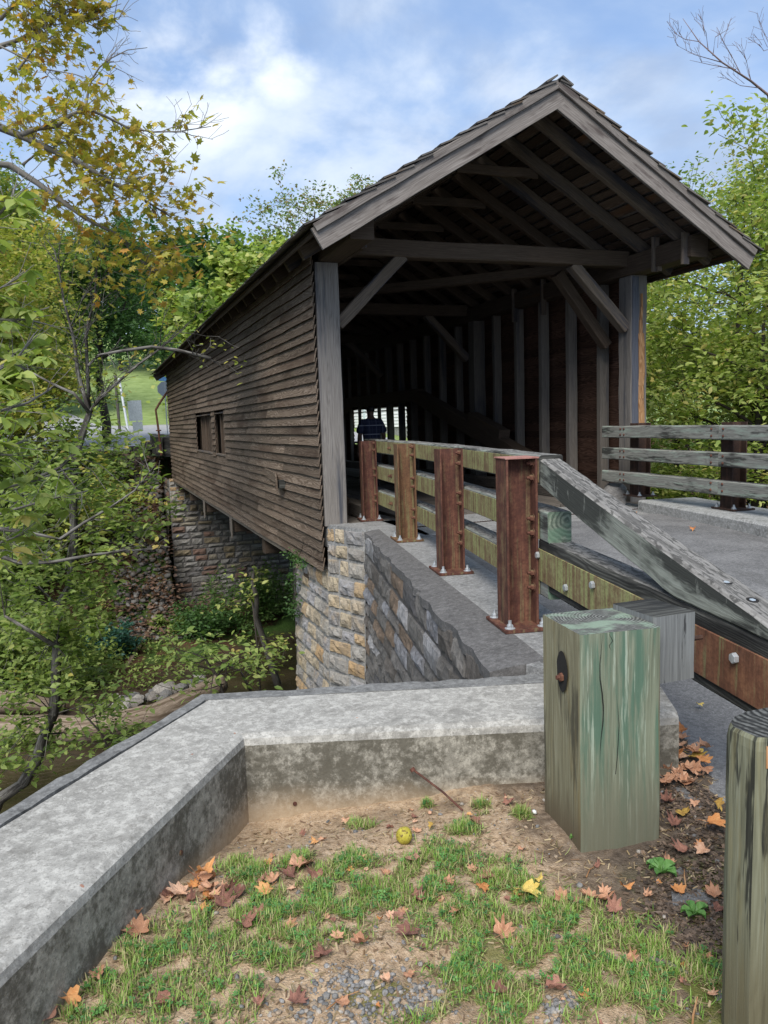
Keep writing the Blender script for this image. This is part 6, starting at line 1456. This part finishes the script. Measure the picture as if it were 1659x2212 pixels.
for i in range(46):
    x = random.uniform(-.3, 2.6); y = 21.75+max(0, x-1.4)*.9+random.gauss(0, .28); s_ = random.uniform(.07, .20)
    if i == 0: s_ = .26; x, y = 1.35, 21.9
    if rk0 is None or i < 4:
        bm = bmesh.new(); bmesh.ops.create_icosphere(bm, subdivisions=2, radius=1)
        for v_ in bm.verts: v_.co *= 1+.3*mn.noise(v_.co*1.3+Vector((i*7, 0, 0))); v_.co.z *= .65
        me = bpy.data.meshes.new("rock"); bm.to_mesh(me); bm.free(); at = me.attributes.new('rnd', 'FLOAT', 'FACE'); at.data.foreach_set('value', np.full(len(me.polygons), [.7, .2, .9, .5][i])); me.materials.append(C['rock']); rk0 = rk0 or []; rk0.append(me)
    o = bpy.data.objects.new("rock", rk0[i % 4 if i >= 4 else i]); COL.objects.link(o); o.location = (x, y, -5.98+s_*.25); o.scale = (s_*random.uniform(.9, 1.4), s_, s_); o.rotation_euler = (random.uniform(-.3, .3), random.uniform(-.3, .3), random.random()*6.28)
    tag(o, "largest pale rounded rock among the stones at the creek edge" if i == 0 else "pale river rock on the gravel bar at the creek edge", "rock", "rocks on the gravel bar")
# ================================================================ light, sky, render
wd = bpy.data.worlds.new("World"); S.world = wd; wd.use_nodes = True; nt_ = wd.node_tree; N = nt_.nodes
bg = N['Background']; sky = N.new('ShaderNodeTexSky'); sky.sky_type = 'NISHITA'; sky.sun_disc = False
EL, AZ = R(48), R(215)      # azimuth of the sun measured from +Y towards +X
sky.sun_elevation = EL; sky.sun_rotation = AZ; sky.air_density = 1.0; sky.dust_density = 1.2; sky.ozone_density = 1.5
class WT(NT):
    def __init__(s): s.t = nt_; s.N = N
w = WT(); gen = w.n('ShaderNodeTexCoord').outputs['Generated']; xx, yy, zz_ = w.sep(gen)
den = w.ma('ADD', w.ma('MAXIMUM', zz_, 0.), .32); cb = w.n('ShaderNodeCombineXYZ'); w.set(cb.inputs[0], w.ma('DIVIDE', xx, den)); w.set(cb.inputs[1], w.ma('DIVIDE', yy, den)); pv = cb.outputs[0]
na = w.noise(w.map(pv, (1, 1, 1), (2.2, .4, 0)), 2.4, 7, .56, .25); nb_ = w.noise(w.map(pv, (1, 1, 1), (7.7, 3.1, 0)), 3.4, 6, .52, .2)
def blob(u, v, wid):
    d = ray(u, v).normalized(); dt = w.n('ShaderNodeVectorMath', operation='DOT_PRODUCT'); w.set(dt.inputs[0], gen); dt.inputs[1].default_value = d
    return w.step(dt.outputs['Value'], math.cos(wid), 1.0)
bl = w.ma('MAXIMUM', w.ma('MAXIMUM', blob(400, 160, .13), blob(590, 110, .08)), w.ma('MAXIMUM', w.ma('MULTIPLY', blob(1000, 30, .30), .5), w.ma('MULTIPLY', blob(640, 320, .16), .45)))
cloudf = w.step(na, .30, .58)
col = w.mix(1., sky.outputs[0], (1.05, 1.12, 1.22), 'MULTIPLY')
soft = w.mix(w.ma('MULTIPLY', cloudf, .93), w.mix(.45, col, (2.25, 3.2, 4.9)), (3.2, 4.0, 5.3))
dark_ = w.step(nb_, .48, .68); soft = w.mix(w.ma('MULTIPLY', dark_, .55), soft, (2.1, 2.75, 4.0))
wf = w.ma('MULTIPLY', w.ma('MULTIPLY', bl, .85), w.step(w.ma('ADD', na, w.ma('MULTIPLY', bl, .12)), .46, .68)); soft = w.mix(wf, soft, (6.6, 6.9, 7.2))
low = w.step(zz_, .0, .22, .5, 0); soft = w.mix(low, soft, (3.7, 4.6, 6.0))
w.set(bg.inputs[0], soft); bg.inputs[1].default_value = .10
sl_ = bpy.data.lights.new("sun", 'SUN'); sl_.energy = 2.7; sl_.angle = R(35); sl_.color = (1, .965, .91); so = bpy.data.objects.new("sun", sl_); COL.objects.link(so)
sd_ = Vector((math.sin(AZ)*math.cos(EL), math.cos(AZ)*math.cos(EL), math.sin(EL))); so.rotation_euler = sd_.to_track_quat('Z', 'Y').to_euler()
S.view_settings.view_transform = 'Standard'; S.view_settings.look = 'None'; S.view_settings.exposure = 0.88; S.view_settings.gamma = 1
S.render.engine = 'CYCLES'; S.cycles.max_bounces = 6; S.cycles.diffuse_bounces = 3; S.cycles.glossy_bounces = 2; S.cycles.transmission_bounces = 3; S.cycles.use_denoising = True
S.render.resolution_x = 768; S.render.resolution_y = 1024
